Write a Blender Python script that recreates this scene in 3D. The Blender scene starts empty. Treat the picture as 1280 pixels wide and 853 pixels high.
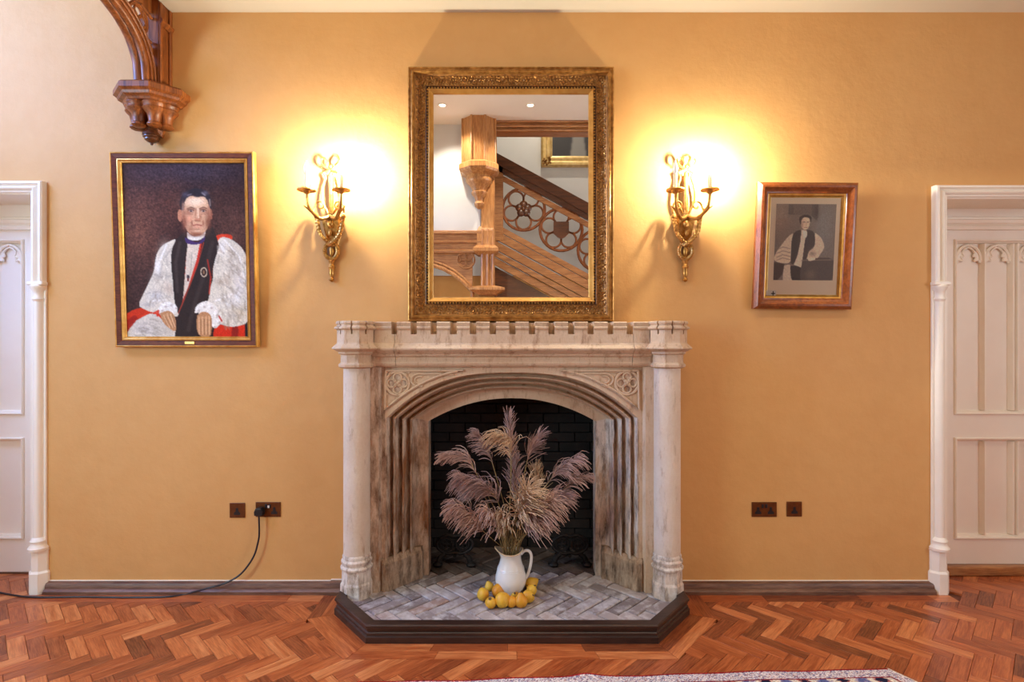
import bpy, bmesh, math, random
import numpy as np
from mathutils import Vector, Matrix

random.seed(7)
rng = np.random.default_rng(7)
PI = math.pi
scene = bpy.context.scene
COL = scene.collection

# ------------------------------------------------------------------ camera, world, light, exposure
D = 3.2            # camera to chimney wall (m)
S = 213.0          # pixels per metre on that wall
HZ = 426.5         # horizon row
CZ = 1.47          # eye height
cam_d = bpy.data.cameras.new('camera')
cam_d.sensor_width = 36.0
cam_d.lens = D * S * 36.0 / 1280.0
cam_d.clip_start = 0.05
cam = bpy.data.objects.new('camera', cam_d)
cam.location = (0, -D, CZ)
cam.rotation_euler = (PI / 2, 0, 0)
COL.objects.link(cam)
scene.camera = cam

world = bpy.data.worlds.new('sky')
scene.world = world
world.use_nodes = True
bgn = world.node_tree.nodes['Background']
bgn.inputs[0].default_value = (0.62, 0.76, 1.0, 1)
bgn.inputs[1].default_value = 1.0

def area_light(name, loc, target, sx, sy, power, color):
    d = bpy.data.lights.new(name, 'AREA')
    d.shape = 'RECTANGLE'; d.size = sx; d.size_y = sy
    d.energy = power; d.color = color
    o = bpy.data.objects.new(name, d); COL.objects.link(o)
    o.location = loc
    o.rotation_euler = (Vector(target) - Vector(loc)).to_track_quat('-Z', 'Y').to_euler()
    return o

# daylight by the high left window; low left and right ones are added fill
DAY_L = area_light('window_daylight', (-4.20, -1.25, 3.58), (-2.6, -0.75, 2.9), 1.45, 1.35, 180, (0.24, 0.42, 1.0))
FILL_L2 = area_light('window_daylight', (-4.20, -2.95, 1.85), (-2.2, -2.0, 1.6), 1.35, 1.6, 135, (0.66, 0.90, 1.0))  # unseen low window's light, added to brighten the lower left
FILL_R = area_light('window_daylight', (4.72, -3.2, 2.0), (3.0, -3.0, 1.9), 1.8, 1.7, 98, (0.82, 0.91, 1.0))  # unseen fill light, added to brighten the right side

vs = scene.view_settings
vs.view_transform = 'Standard'
vs.look = 'None'
vs.exposure = 0.05
vs.gamma = 1.0
vs.use_curve_mapping = False
scene.display_settings.display_device = 'sRGB'
scene.cycles.caustics_reflective = False
scene.cycles.caustics_refractive = False
scene.cycles.max_bounces = 10
scene.cycles.diffuse_bounces = 6
scene.cycles.glossy_bounces = 5

# ------------------------------------------------------------------ helpers
def P(x, y, p):
    """point of the place seen at pixel (x, y) when it stands p metres in front of the chimney wall"""
    s = D / (D - p)
    return Vector(((x - 640) / (S * s), -p, CZ - (y - HZ) / (S * s)))

def XP(x, p): return P(x, HZ, p).x
def ZP(y, p): return P(640, y, p).z

def lin(c):
    c = c / 255.0
    return c / 12.92 if c <= 0.04045 else ((c + 0.055) / 1.055) ** 2.4
def C(r, g, b): return (lin(r), lin(g), lin(b), 1.0)

ORG = {}     # world origin of every root
def origin_of(o):
    while o is not None and o.parent is not None: o = o.parent
    return ORG.get(o.name, Vector((0, 0, 0))) if o is not None else Vector((0, 0, 0))

def tag(o, label=None, cat=None, group=None, kind=None):
    if label: o['label'] = label
    if cat: o['category'] = cat
    if group: o['group'] = group
    if kind: o['kind'] = kind
    return o

def root(name, loc, label=None, cat=None, group=None, kind=None):
    o = bpy.data.objects.new(name, None)
    o.empty_display_size = 0.05
    COL.objects.link(o)
    o.location = loc
    ORG[o.name] = Vector(loc)
    return tag(o, label, cat, group, kind)

class MB:
    def __init__(s): s.v = []; s.f = []
    def add(s, vs, fs):
        o = len(s.v)
        s.v += [tuple(v) for v in vs]
        s.f += [tuple(i + o for i in f) for f in fs]
        return s
    def box(s, x0, x1, y0, y1, z0, z1):
        vs = [(x0,y0,z0),(x1,y0,z0),(x1,y1,z0),(x0,y1,z0),(x0,y0,z1),(x1,y0,z1),(x1,y1,z1),(x0,y1,z1)]
        return s.add(vs, [(0,3,2,1),(4,5,6,7),(0,1,5,4),(1,2,6,5),(2,3,7,6),(3,0,4,7)])
    def prism(s, poly, a0, a1, axis='y'):
        f = {'y': lambda u, v, a: (u, a, v), 'z': lambda u, v, a: (u, v, a), 'x': lambda u, v, a: (a, u, v)}[axis]
        n = len(poly)
        vs = [f(u, v, a0) for u, v in poly] + [f(u, v, a1) for u, v in poly]
        fs = [tuple(range(n)), tuple(range(2*n-1, n-1, -1))]
        fs += [(i, (i+1) % n, n + (i+1) % n, n + i) for i in range(n)]
        return s.add(vs, fs)
    def rings(s, rs, closed=True, cap=True):
        n = len(rs[0]); vs = [p for r in rs for p in r]; fs = []
        m = n if closed else n - 1
        for k in range(len(rs) - 1):
            for i in range(m):
                j = (i + 1) % n
                fs.append((k*n+i, k*n+j, (k+1)*n+j, (k+1)*n+i))
        if cap and closed:
            fs.append(tuple(range(n-1, -1, -1)))
            fs.append(tuple(range((len(rs)-1)*n, len(rs)*n)))
        return s.add(vs, fs)
    def tube(s, pts, r, n=8, cap=True, flat=1.0):
        pts = [Vector(p) for p in pts]
        if not hasattr(r, '__len__'): r = [r] * len(pts)
        rs = []
        t0 = (pts[1] - pts[0]).normalized()
        up = Vector((0, 0, 1)) if abs(t0.z) < 0.9 else Vector((1, 0, 0))
        a = t0.cross(up).normalized()
        for i, p in enumerate(pts):
            t = (pts[min(i+1, len(pts)-1)] - pts[max(i-1, 0)]).normalized()
            a = (a - t * a.dot(t)).normalized()
            b = t.cross(a)
            rs.append([p + (a * math.cos(2*PI*k/n) + b * math.sin(2*PI*k/n) * flat) * r[i] for k in range(n)])
        return s.rings(rs, True, cap)
    def lathe(s, prof, c=(0, 0, 0), n=24, rot=0.0, sx=1.0, sy=1.0):
        rs = [[(c[0] + r*sx*math.cos(rot+2*PI*k/n), c[1] + r*sy*math.sin(rot+2*PI*k/n), c[2] + z) for k in range(n)] for r, z in prof]
        return s.rings(rs, True, True)
    def octa(s, prof, c=(0, 0, 0)):
        k = 1 / math.cos(PI / 8)
        return s.lathe([(r*k, z) for r, z in prof], c, 8, PI / 8)
    def ball(s, c, rx, ry=None, rz=None, n=10, m=6):
        ry = rx if ry is None else ry; rz = rx if rz is None else rz
        rs = []
        for i in range(m + 1):
            a = -PI/2 + PI * (0.06 + 0.88 * i / m)
            rs.append([(c[0]+rx*math.cos(a)*math.cos(2*PI*k/n), c[1]+ry*math.cos(a)*math.sin(2*PI*k/n), c[2]+rz*math.sin(a)) for k in range(n)])
        return s.rings(rs, True, True)
    def ring(s, c, R, r, n=24, m=6, axis='y', sx=1.0, sz=1.0, a0=0.0, a1=2*PI):
        pts = []
        full = abs(a1 - a0 - 2*PI) < 1e-6
        for k in range(n if full else n + 1):
            a = a0 + (a1 - a0) * k / n
            pts.append((math.cos(a)*R*sx, math.sin(a)*R*sz))
        rs = []
        for k, (u, w) in enumerate(pts):
            rad = Vector((u, w)).normalized()
            row = []
            for q in range(m):
                b = 2*PI*q/m
                du = rad * (math.cos(b) * r); dn = math.sin(b) * r
                if axis == 'y': row.append((c[0]+u+du.x, c[1]+dn, c[2]+w+du.y))
                elif axis == 'x': row.append((c[0]+dn, c[1]+u+du.x, c[2]+w+du.y))
                else: row.append((c[0]+u+du.x, c[1]+w+du.y, c[2]+dn))
            rs.append(row)
        if full: rs.append(rs[0])
        return s.rings(rs, True, not full)
    def frame(s, W, H, prof):
        """mitred moulding round a W x H rectangle in the xz plane; prof = (inset, height towards -y)"""
        rs = []
        for i, h in prof + [prof[0]]:
            a, b = W/2 - i, H/2 - i
            rs.append([(-a,-h,-b),(a,-h,-b),(a,-h,b),(-a,-h,b)])
        return s.rings(rs, True, False)
    def xform(s, M, start=0):
        for i in range(start, len(s.v)): s.v[i] = tuple(M @ Vector(s.v[i]))
        return s
    def build(s, name, mat, parent=None, smooth=False, bevel=0.0, seg=1, local=False, angle=38):
        me = bpy.data.meshes.new(name)
        off = Vector((0, 0, 0)) if (parent is None or local) else origin_of(parent)
        me.from_pydata([(v[0]-off.x, v[1]-off.y, v[2]-off.z) for v in s.v], [], s.f)
        bm = bmesh.new(); bm.from_mesh(me)
        bmesh.ops.recalc_face_normals(bm, faces=bm.faces)
        bm.to_mesh(me); bm.free()
        if smooth:
            me.polygons.foreach_set('use_smooth', [True] * len(me.polygons))
            me.set_sharp_from_angle(angle=math.radians(angle))
        me.materials.append(mat)
        o = bpy.data.objects.new(name, me)
        COL.objects.link(o)
        if parent is not None: o.parent = parent
        else: ORG[o.name] = Vector((0, 0, 0))
        if bevel > 0:
            md = o.modifiers.new('bevel', 'BEVEL'); md.width = bevel; md.segments = seg
            md.limit_method = 'ANGLE'; md.angle_limit = math.radians(40)
        return o

def place(me, name, parent, M):
    """another object on shared mesh data"""
    o = bpy.data.objects.new(name, me); COL.objects.link(o)
    o.parent = parent
    o.matrix_local = M
    return o

def smoothstep(a, b, x):
    t = max(0.0, min(1.0, (x - a) / (b - a))); return t*t*(3-2*t)

def spline(pts, n=8):
    """Catmull-Rom through the points"""
    pts = [Vector(p) for p in pts]; out = []
    for i in range(len(pts) - 1):
        p0 = pts[max(i-1, 0)]; p1 = pts[i]; p2 = pts[i+1]; p3 = pts[min(i+2, len(pts)-1)]
        for k in range(n):
            t = k / n
            out.append(0.5*((2*p1)+(p2-p0)*t+(2*p0-5*p1+4*p2-p3)*t*t+(3*p1-p0-3*p2+p3)*t**3))
    out.append(pts[-1]); return out

# ------------------------------------------------------------------ materials
def new_mat(name):
    m = bpy.data.materials.new(name); m.use_nodes = True
    nt = m.node_tree
    return m, nt, nt.nodes['Principled BSDF']

def N(nt, typ, **kw):
    n = nt.nodes.new(typ)
    for k, v in kw.items():
        if isinstance(k, str) and k.startswith('i_'): n.inputs[k[2:].replace('_', ' ')].default_value = v
        else: setattr(n, k, v)
    return n

def mix(nt, fac, a, b, blend='MIX'):
    n = nt.nodes.new('ShaderNodeMix'); n.data_type = 'RGBA'; n.blend_type = blend
    for sock, val in ((n.inputs[0], fac), (n.inputs[6], a), (n.inputs[7], b)):
        if hasattr(val, 'is_linked'): nt.links.new(val, sock)
        else: sock.default_value = val
    return n.outputs[2]

def ramp(nt, fac, stops, interp='LINEAR'):
    n = nt.nodes.new('ShaderNodeValToRGB'); n.color_ramp.interpolation = interp
    els = n.color_ramp.elements
    while len(els) < len(stops): els.new(0.5)
    for e, (p, c) in zip(els, stops): e.position = p; e.color = c
    nt.links.new(fac, n.inputs[0])
    return n.outputs[0]

def coords(nt, scale=(1, 1, 1), coord='Object', random_shift=False, rot=(0, 0, 0)):
    tc = nt.nodes.new('ShaderNodeTexCoord')
    mp = nt.nodes.new('ShaderNodeMapping'); mp.inputs['Scale'].default_value = scale
    mp.inputs['Rotation'].default_value = rot
    nt.links.new(tc.outputs[coord], mp.inputs[0])
    if random_shift:
        oi = nt.nodes.new('ShaderNodeObjectInfo')
        ml = nt.nodes.new('ShaderNodeMath'); ml.operation = 'MULTIPLY'; ml.inputs[1].default_value = 57.0
        nt.links.new(oi.outputs['Random'], ml.inputs[0])
        cb = nt.nodes.new('ShaderNodeCombineXYZ')
        for k in range(3): nt.links.new(ml.outputs[0], cb.inputs[k])
        nt.links.new(cb.outputs[0], mp.inputs['Location'])
    return mp.outputs[0]

def noise(nt, vec, scale, detail=4, rough=0.55):
    n = nt.nodes.new('ShaderNodeTexNoise')
    n.inputs['Scale'].default_value = scale; n.inputs['Detail'].default_value = detail
    n.inputs['Roughness'].default_value = rough
    nt.links.new(vec, n.inputs['Vector'])
    return n.outputs[0]

def bump(nt, bs, h, strength=0.3, dist=0.01):
    b = nt.nodes.new('ShaderNodeBump'); b.inputs['Strength'].default_value = strength
    b.inputs['Distance'].default_value = dist
    nt.links.new(h, b.inputs['Height']); nt.links.new(b.outputs[0], bs.inputs['Normal'])

def simple(name, c1, c2=None, scale=8, rough=0.6, metal=0.0, bmp=0.0, bdist=0.004, bscale=None, stretch=(1,1,1), spec=0.5, detail=5, lo=0.35, hi=0.68, coat=0.0, rshift=False):
    m, nt, bs = new_mat(name)
    bs.inputs['Roughness'].default_value = rough
    bs.inputs['Metallic'].default_value = metal
    bs.inputs['Specular IOR Level'].default_value = spec
    if coat: bs.inputs['Coat Weight'].default_value = coat; bs.inputs['Coat Roughness'].default_value = 0.15
    v = coords(nt, stretch, random_shift=rshift)
    if c2 is None:
        bs.inputs['Base Color'].default_value = c1
    else:
        f = noise(nt, v, scale, detail)
        nt.links.new(ramp(nt, f, [(lo, c1), (hi, c2)]), bs.inputs['Base Color'])
    if bmp:
        bump(nt, bs, noise(nt, v, bscale or scale*2, 6, 0.6), bmp, bdist)
    return m

M = {}
# warm orange-tan plaster
m, nt, bs = new_mat('plaster_tan')
v = coords(nt)
big = noise(nt, v, 0.9, 4, 0.5); fine = noise(nt, v, 9, 6, 0.6)
c = ramp(nt, big, [(0.35, C(206,154,92)), (0.65, C(212,162,100))])
c = mix(nt, 0.09, c, ramp(nt, fine, [(0.4, C(196,144,82)), (0.6, C(220,172,112))]))
nt.links.new(c, bs.inputs['Base Color'])
bs.inputs['Roughness'].default_value = 0.62; bs.inputs['Specular IOR Level'].default_value = 0.3
n2 = noise(nt, v, 3.2, 6, 0.62)
bump(nt, bs, n2, 0.28, 0.03)
M['plaster'] = m
M['ceiling'] = simple('ceiling_cream', C(210,202,184), C(214,206,189), 2, 0.75, bmp=0.1, bscale=3)
M['white_wall'] = simple('white_wall', C(204,206,208), C(210,212,214), 2, 0.75)
M['paint'] = simple('cream_paint', C(238,228,212), C(242,233,218), 7, 0.42, bmp=0.08, bscale=30, bdist=0.002)
M['paint_door'] = simple('door_paint', C(236,226,212), C(240,231,218), 4, 0.45, bmp=0.06, bscale=24, bdist=0.002)

def wood(name, dark, mid, light, scale=3.0, stretch=(1, 12, 12), rough=0.35, coat=0.15, rshift=False, spec=0.5):
    m, nt, bs = new_mat(name)
    bs.inputs['Specular IOR Level'].default_value = spec
    v = coords(nt, stretch, random_shift=rshift)
    f = noise(nt, v, scale, 6, 0.62)
    f2 = noise(nt, v, scale * 4.2, 4, 0.6)
    c = ramp(nt, f, [(0.3, dark), (0.5, mid), (0.72, light)])
    c = mix(nt, 0.35, c, ramp(nt, f2, [(0.4, dark), (0.62, light)]))
    nt.links.new(c, bs.inputs['Base Color'])
    bs.inputs['Roughness'].default_value = rough
    bs.inputs['Coat Weight'].default_value = coat; bs.inputs['Coat Roughness'].default_value = 0.25
    bump(nt, bs, f2, 0.08, 0.003)
    return m
# oak of the arch, corbel and staircase (grain up the z axis)
M['oak'] = wood('varnished_oak', C(72,34,14), C(128,68,29), C(164,96,44), 2.6, (12, 12, 1), 0.42, 0.06, spec=0.4)
M['oak_pale'] = wood('golden_oak', C(128,78,38), C(178,120,66), C(214,162,104), 2.6, (12, 12, 1), 0.4, 0.15)  # oak copy lightened: lamplight on the reflected post put into the colour
M['oak_x'] = wood('varnished_oak_board', C(112,66,34), C(162,106,60), C(200,146,92), 2.6, (1, 12, 12), 0.4, 0.15)  # lamplight on the stair side put into its colour; also threshold wood
M['oak_dark'] = wood('dark_oak', C(52,26,14), C(84,44,22), C(112,62,32), 2.6, (1, 10, 10), 0.35, 0.2)
M['fender'] = wood('dark_fender_wood', C(34,20,16), C(52,32,25), C(74,50,40), 3.0, (1, 9, 9), 0.42, 0.1)
M['skirting'] = wood('worn_skirting', C(72,42,30), C(104,66,46), C(142,108,86), 2.0, (1, 7, 7), 0.5, 0.05)
M['mahogany'] = wood('mahogany_frame', C(66,26,13), C(98,42,20), C(124,60,28), 4.0, (2, 9, 9), 0.5, 0.0, spec=0.2)
M['maple'] = wood('figured_maple', C(88,38,12), C(132,64,22), C(164,92,38), 3.0, (4, 9, 4), 0.34, 0.2)

# parquet: tone from each block's own random value, grain along its length
def parquet(name):
    m, nt, bs = new_mat(name)
    oi = nt.nodes.new('ShaderNodeObjectInfo')
    v = coords(nt, (1.2, 15, 15), random_shift=True)
    g = noise(nt, v, 3.2, 5, 0.6)
    g2 = noise(nt, v, 11, 3, 0.6)
    base = ramp(nt, oi.outputs['Random'], [(0.0, C(98,44,26)), (0.14, C(132,62,34)), (0.34, C(166,84,44)), (0.6, C(184,98,52)), (0.82, C(202,118,66)), (1.0, C(222,146,90))])
    dk = mix(nt, 0.8, base, C(196,150,120), 'MULTIPLY')
    c = mix(nt, ramp(nt, g, [(0.38, (0,0,0,1)), (0.62, (1,1,1,1))]), dk, base)
    c = mix(nt, 0.25, c, ramp(nt, g2, [(0.42, C(120,58,30)), (0.6, C(214,134,80))]))
    nt.links.new(c, bs.inputs['Base Color'])
    bs.inputs['Roughness'].default_value = 0.3
    bs.inputs['Specular IOR Level'].default_value = 0.5
    bump(nt, bs, g2, 0.05, 0.002)
    return m
M['parquet'] = parquet('parquet_block')
M['subfloor'] = simple('parquet_joint', C(92,46,28), C(112,58,34), 20, 0.6)

# pale limestone with grime and ochre stains of its own
def stone(name, pale, warm, dirt, amount, rust=None, rust_amt=0.0, zs=1.0):
    m, nt, bs = new_mat(name)
    v = coords(nt)
    vz = coords(nt, (1.0, 1.0, 0.28 * zs))
    a = noise(nt, v, 3.5, 6, 0.6); b = noise(nt, vz, 22, 9, 0.74); d = noise(nt, v, 75, 5, 0.65)
    c = ramp(nt, a, [(0.35, pale), (0.68, warm)])
    c = mix(nt, 0.25, c, ramp(nt, d, [(0.35, warm), (0.65, pale)]))
    k = ramp(nt, b, [(0.62 - amount*0.32, (0,0,0,1)), (0.78 - amount*0.2, (1,1,1,1))])
    c = mix(nt, k, c, dirt)
    if rust:
        b2 = noise(nt, vz, 9, 8, 0.72)
        c = mix(nt, ramp(nt, b2, [(0.62 - rust_amt*0.3, (0,0,0,1)), (0.74 - rust_amt*0.2, (1,1,1,1))]), c, rust)
    nt.links.new(c, bs.inputs['Base Color'])
    bs.inputs['Roughness'].default_value = 0.85
    bs.inputs['Specular IOR Level'].default_value = 0.25
    bump(nt, bs, b, 0.7, 0.010)
    return m
M['stone'] = stone('pale_limestone', C(214,190,162), C(196,164,132), C(150,112,82), 0.30)
M['stone_jamb'] = stone('stained_limestone', C(218,200,180), C(184,146,114), C(104,74,52), 0.60, C(160,102,56), 0.30)
M['stone_jamb_pale'] = stone('sooty_pale_limestone', C(222,208,194), C(196,170,148), C(86,70,60), 0.50, C(170,128,90), 0.18)
M['stone_grimy'] = stone('grimy_plinth_stone', C(196,174,150), C(158,126,98), C(78,60,46), 0.62, C(140,96,60), 0.3)
M['stone_shaft'] = stone('column_limestone', C(222,206,188), C(204,182,160), C(164,134,108), 0.16)
M['stone_base'] = stone('flaking_limestone', C(240,234,226), C(206,182,156), C(124,98,76), 0.5)
M['mortar'] = simple('hearth_mortar', C(34,29,27), C(50,42,38), 30, 0.9)
def brick_mat(name, stops, dust, rough=0.85, amt=0.5):
    m, nt, bs = new_mat(name)
    oi = nt.nodes.new('ShaderNodeObjectInfo')
    v = coords(nt, (1,1,1), random_shift=True)
    a = noise(nt, v, 14, 6, 0.65); b = noise(nt, v, 70, 4, 0.6)
    c = ramp(nt, oi.outputs['Random'], stops)
    c = mix(nt, ramp(nt, a, [(0.45, (0,0,0,1)), (0.68, (amt,amt,amt,1))]), c, dust)
    nt.links.new(c, bs.inputs['Base Color'])
    bs.inputs['Roughness'].default_value = rough
    bump(nt, bs, b, 0.5, 0.004)
    return m
M['hearth_brick'] = brick_mat('hearth_brick', [(0, C(122,108,104)), (0.4, C(150,136,132)), (0.8, C(174,160,154)), (1, C(158,126,110))], C(214,208,206), amt=0.75)
M['hearth_brick_sooty'] = brick_mat('sooty_hearth_brick', [(0, C(58,48,44)), (0.5, C(78,66,60)), (1, C(96,80,70))], C(124,110,102), amt=0.5)  # darker bricks laid inside the fire opening
M['sooty_brick'] = brick_mat('sooty_brick', [(0, C(20,15,13)), (0.5, C(27,20,17)), (1, C(38,27,22))], C(56,42,33), amt=0.35)
M['soot'] = simple('soot', C(22,18,16), C(34,27,24), 9, 0.95)
M['iron'] = simple('cast_iron', C(26,22,21), C(42,36,34), 30, 0.55, 0.4, bmp=0.3, bscale=60)
def gilt(name, dark, lt, scale=40, rough=0.36, metal=0.75, bmp=0.5, bdist=0.004):
    return simple(name, dark, lt, scale, rough, metal, bmp=bmp, bdist=bdist, bscale=scale)
M['gilt'] = gilt('antique_gilt', C(142,94,42), C(204,152,82), 30)
M['gilt_dark'] = gilt('worn_gilt', C(104,66,28), C(172,120,58), 45, 0.48, 0.5)
M['gilt_plain'] = simple('plain_gilt', C(184,130,58), C(212,162,88), 14, 0.34, 0.65)
M['gilt_frame'] = simple('bright_gilt_slip', C(206,150,66), C(236,190,106), 20, 0.32, 0.6)
M['ormolu'] = simple('gilt_bronze', C(168,118,52), C(216,170,96), 50, 0.33, 0.8, bmp=0.2, bscale=70)
M['candle'] = simple('candle_tube', C(236,214,166), None, rough=0.5)
M['china'] = simple('cream_china', C(232,228,220), C(238,234,228), 6, 0.16, spec=0.6, coat=0.4)
M['china_rim'] = simple('stained_china_rim', C(206,172,128), C(224,204,172), 24, 0.22, coat=0.3)
M['quince'] = simple('quince_skin', C(214,148,24), C(232,186,62), 11, 0.5, bmp=0.25, bscale=22, bdist=0.004, rshift=True)
M['quince_b'] = simple('ripe_quince_skin', C(206,128,20), C(226,166,44), 9, 0.5, bmp=0.25, bscale=22, bdist=0.004, rshift=True)
M['calyx'] = simple('dried_calyx', C(74,52,30), C(104,82,52), 60, 0.8)
M['bronze_plate'] = simple('bronze_plate', C(92,50,20), C(112,64,28), 25, 0.35, 0.55)
M['black'] = simple('black_plastic', C(18,17,20), None, rough=0.4)
M['cable'] = simple('cable_sheath', C(30,27,36), None, rough=0.45)
M['switch'] = simple('switch_rocker', C(206,196,180), None, rough=0.4)
M['plume_mauve'] = simple('mauve_grass_plume', C(146,116,110), C(192,160,150), 12, 0.85, rshift=True)
M['plume_pink'] = simple('pinkish_grass_plume', C(160,126,114), C(206,172,154), 12, 0.85, rshift=True)
M['plume_cream'] = simple('cream_grass_plume', C(178,146,116), C(214,184,150), 12, 0.85, rshift=True)
M['stem'] = simple('straw_stem', C(120,98,58), C(162,136,88), 30, 0.8, rshift=True)
m, nt, bs = new_mat('mirror_glass')
bs.inputs['Base Color'].default_value = (0.93, 0.93, 0.92, 1); bs.inputs['Metallic'].default_value = 1; bs.inputs['Roughness'].default_value = 0.0
M['mirror'] = m
m, nt, bs = new_mat('lit_bulb')
bs.inputs['Base Color'].default_value = (1, .9, .7, 1)
bs.inputs['Emission Color'].default_value = (1.0, 0.92, 0.70, 1); bs.inputs['Emission Strength'].default_value = 2700
M['bulb'] = m
M['bulb_off'] = simple('unlit_bulb', C(240,232,214), None, rough=0.15)
m, nt, bs = new_mat('spot_lens')
bs.inputs['Emission Color'].default_value = (1, .9, .75, 1); bs.inputs['Emission Strength'].default_value = 6
M['lens'] = m
m, nt, bs = new_mat('painted_colours')
at = nt.nodes.new('ShaderNodeVertexColor'); at.layer_name = 'paint'
nt.links.new(at.outputs[0], bs.inputs['Base Color'])
bs.inputs['Roughness'].default_value = 0.75; bs.inputs['Specular IOR Level'].default_value = 0.15
bump(nt, bs, noise(nt, coords(nt), 140, 4), 0.15, 0.002)
M['painting'] = m
m, nt, bs = new_mat('printed_paper')
at = nt.nodes.new('ShaderNodeVertexColor'); at.layer_name = 'paint'
nt.links.new(at.outputs[0], bs.inputs['Base Color'])
bs.inputs['Roughness'].default_value = 0.6
M['print'] = m
m, nt, bs = new_mat('knotted_wool')
at = nt.nodes.new('ShaderNodeVertexColor'); at.layer_name = 'paint'
nt.links.new(at.outputs[0], bs.inputs['Base Color'])
bs.inputs['Roughness'].default_value = 0.95; bs.inputs['Specular IOR Level'].default_value = 0.1
bump(nt, bs, noise(nt, coords(nt), 400, 2), 0.5, 0.004)
M['wool'] = m
m, nt, bs = new_mat('picture_glazing')
bs.inputs['Base Color'].default_value = (1, 1, 1, 1); bs.inputs['Roughness'].default_value = 0.02
bs.inputs['Transmission Weight'].default_value = 1.0; bs.inputs['IOR'].default_value = 1.45
tr = nt.nodes.new('ShaderNodeBsdfTransparent'); gl = nt.nodes.new('ShaderNodeBsdfGlossy'); gl.inputs['Roughness'].default_value = 0.03
fr = nt.nodes.new('ShaderNodeFresnel'); fr.inputs[0].default_value = 1.3
mx = nt.nodes.new('ShaderNodeMixShader')
nt.links.new(fr.outputs[0], mx.inputs[0]); nt.links.new(tr.outputs[0], mx.inputs[1]); nt.links.new(gl.outputs[0], mx.inputs[2])
nt.links.new(mx.outputs[0], nt.nodes['Material Output'].inputs[0])
M['glazing'] = m
m = M['glazing'].copy(); m.name = 'window_glazing'
for n_ in m.node_tree.nodes:
    if n_.type == 'FRESNEL': n_.inputs[0].default_value = 1.04
M['window_glazing'] = m
# ------------------------------------------------------------------ floor: herringbone parquet
BL, BW, BT = 0.2286, 0.0684, 0.012
FEND = [(-0.955, 0.02), (-0.955, 0.27), (-0.71, 0.555), (0.71, 0.555), (0.955, 0.27), (0.955, 0.02)]
def offset_line(pts, d):
    """offset an open polyline (x, p) outwards (to its left-hand, towards the room)"""
    out = []
    n = len(pts)
    def nrm(a, b):
        dx, dy = b[0]-a[0], b[1]-a[1]; l = math.hypot(dx, dy); return (-dy/l, dx/l)
    for i in range(n):
        if i == 0: nx, ny = nrm(pts[0], pts[1]); out.append((pts[0][0]+nx*d, pts[0][1]+ny*d)); continue
        if i == n-1: nx, ny = nrm(pts[-2], pts[-1]); out.append((pts[-1][0]+nx*d, pts[-1][1]+ny*d)); continue
        a = nrm(pts[i-1], pts[i]); b = nrm(pts[i], pts[i+1])
        k = 1 + a[0]*b[0] + a[1]*b[1]
        out.append((pts[i][0] + (a[0]+b[0])/k*d, pts[i][1] + (a[1]+b[1])/k*d))
    return out
BORD = offset_line(FEND, 0.128)

floor = root('floor', (0, 0, 0), kind='structure')
floor['label'] = 'herringbone parquet floor of reddish brown hardwood blocks'
MB().box(-4.6, 4.6, -6.4, 0.6, -0.06, -BT).build('floor_base', M['subfloor'], floor)

def clip_half(poly, a, b, c):
    """keep a*x + b*y >= c"""
    out = []
    for i in range(len(poly)):
        p, q = poly[i], poly[(i+1) % len(poly)]
        dp, dq = a*p[0]+b*p[1]-c, a*q[0]+b*q[1]-c
        if dp >= 0: out.append(p)
        if dp * dq < 0:
            t = dp / (dp - dq); out.append((p[0]+(q[0]-p[0])*t, p[1]+(q[1]-p[1])*t))
    return out
def parea(poly):
    return abs(sum(poly[i][0]*poly[(i+1)%len(poly)][1]-poly[(i+1)%len(poly)][0]*poly[i][1] for i in range(len(poly))))/2
half = []     # half planes of the hearth border: outside of edge i -> a*x+b*p >= c
for i in range(len(BORD)-1):
    (x0, y0), (x1, y1) = BORD[i], BORD[i+1]
    l = math.hypot(x1-x0, y1-y0); a, b = -(y1-y0)/l, (x1-x0)/l
    half.append((a, b, a*x0 + b*y0))
WALL_P = 0.128
DOOR_L = (-3.98, -2.815); DOOR_R = (2.545, 3.72)
def clip_block(poly):
    cx = sum(q[0] for q in poly)/len(poly)
    lim = WALL_P if DOOR_L[1]+0.02 < cx < DOOR_R[0]-0.02 else -0.245
    whole = True
    if min(q[1] for q in poly) < lim:
        poly = clip_half(poly, 0, 1, lim); whole = False
        if len(poly) < 3: return None, False
    ins = all(any(True for _ in [0]) and max(a*q[0]+b*q[1]-c for q in poly) > 0 for a, b, c in half)
    d_in = [[a*q[0]+b*q[1]-c for a, b, c in half] for q in poly]
    touches = any(max(d) < 0 for d in d_in)
    cxy = (sum(q[0] for q in poly)/len(poly), sum(q[1] for q in poly)/len(poly))
    dc = [a*cxy[0]+b*cxy[1]-c for a, b, c in half]
    if touches or max(dc) < 0:
        k = max(range(len(half)), key=lambda i: dc[i])
        poly = clip_half(poly, *half[k]); whole = False
        if len(poly) < 3: return None, False
    return poly, whole
def shrink(poly, g):
    cx = sum(q[0] for q in poly)/len(poly); cy = sum(q[1] for q in poly)/len(poly)
    out = []
    for x, y in poly:
        d = math.hypot(x-cx, y-cy); k = max(0, 1-g/d) if d > 0 else 1
        out.append((cx+(x-cx)*k, cy+(y-cy)*k))
    return out
r2 = math.sqrt(2)
blocks = []
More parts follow.
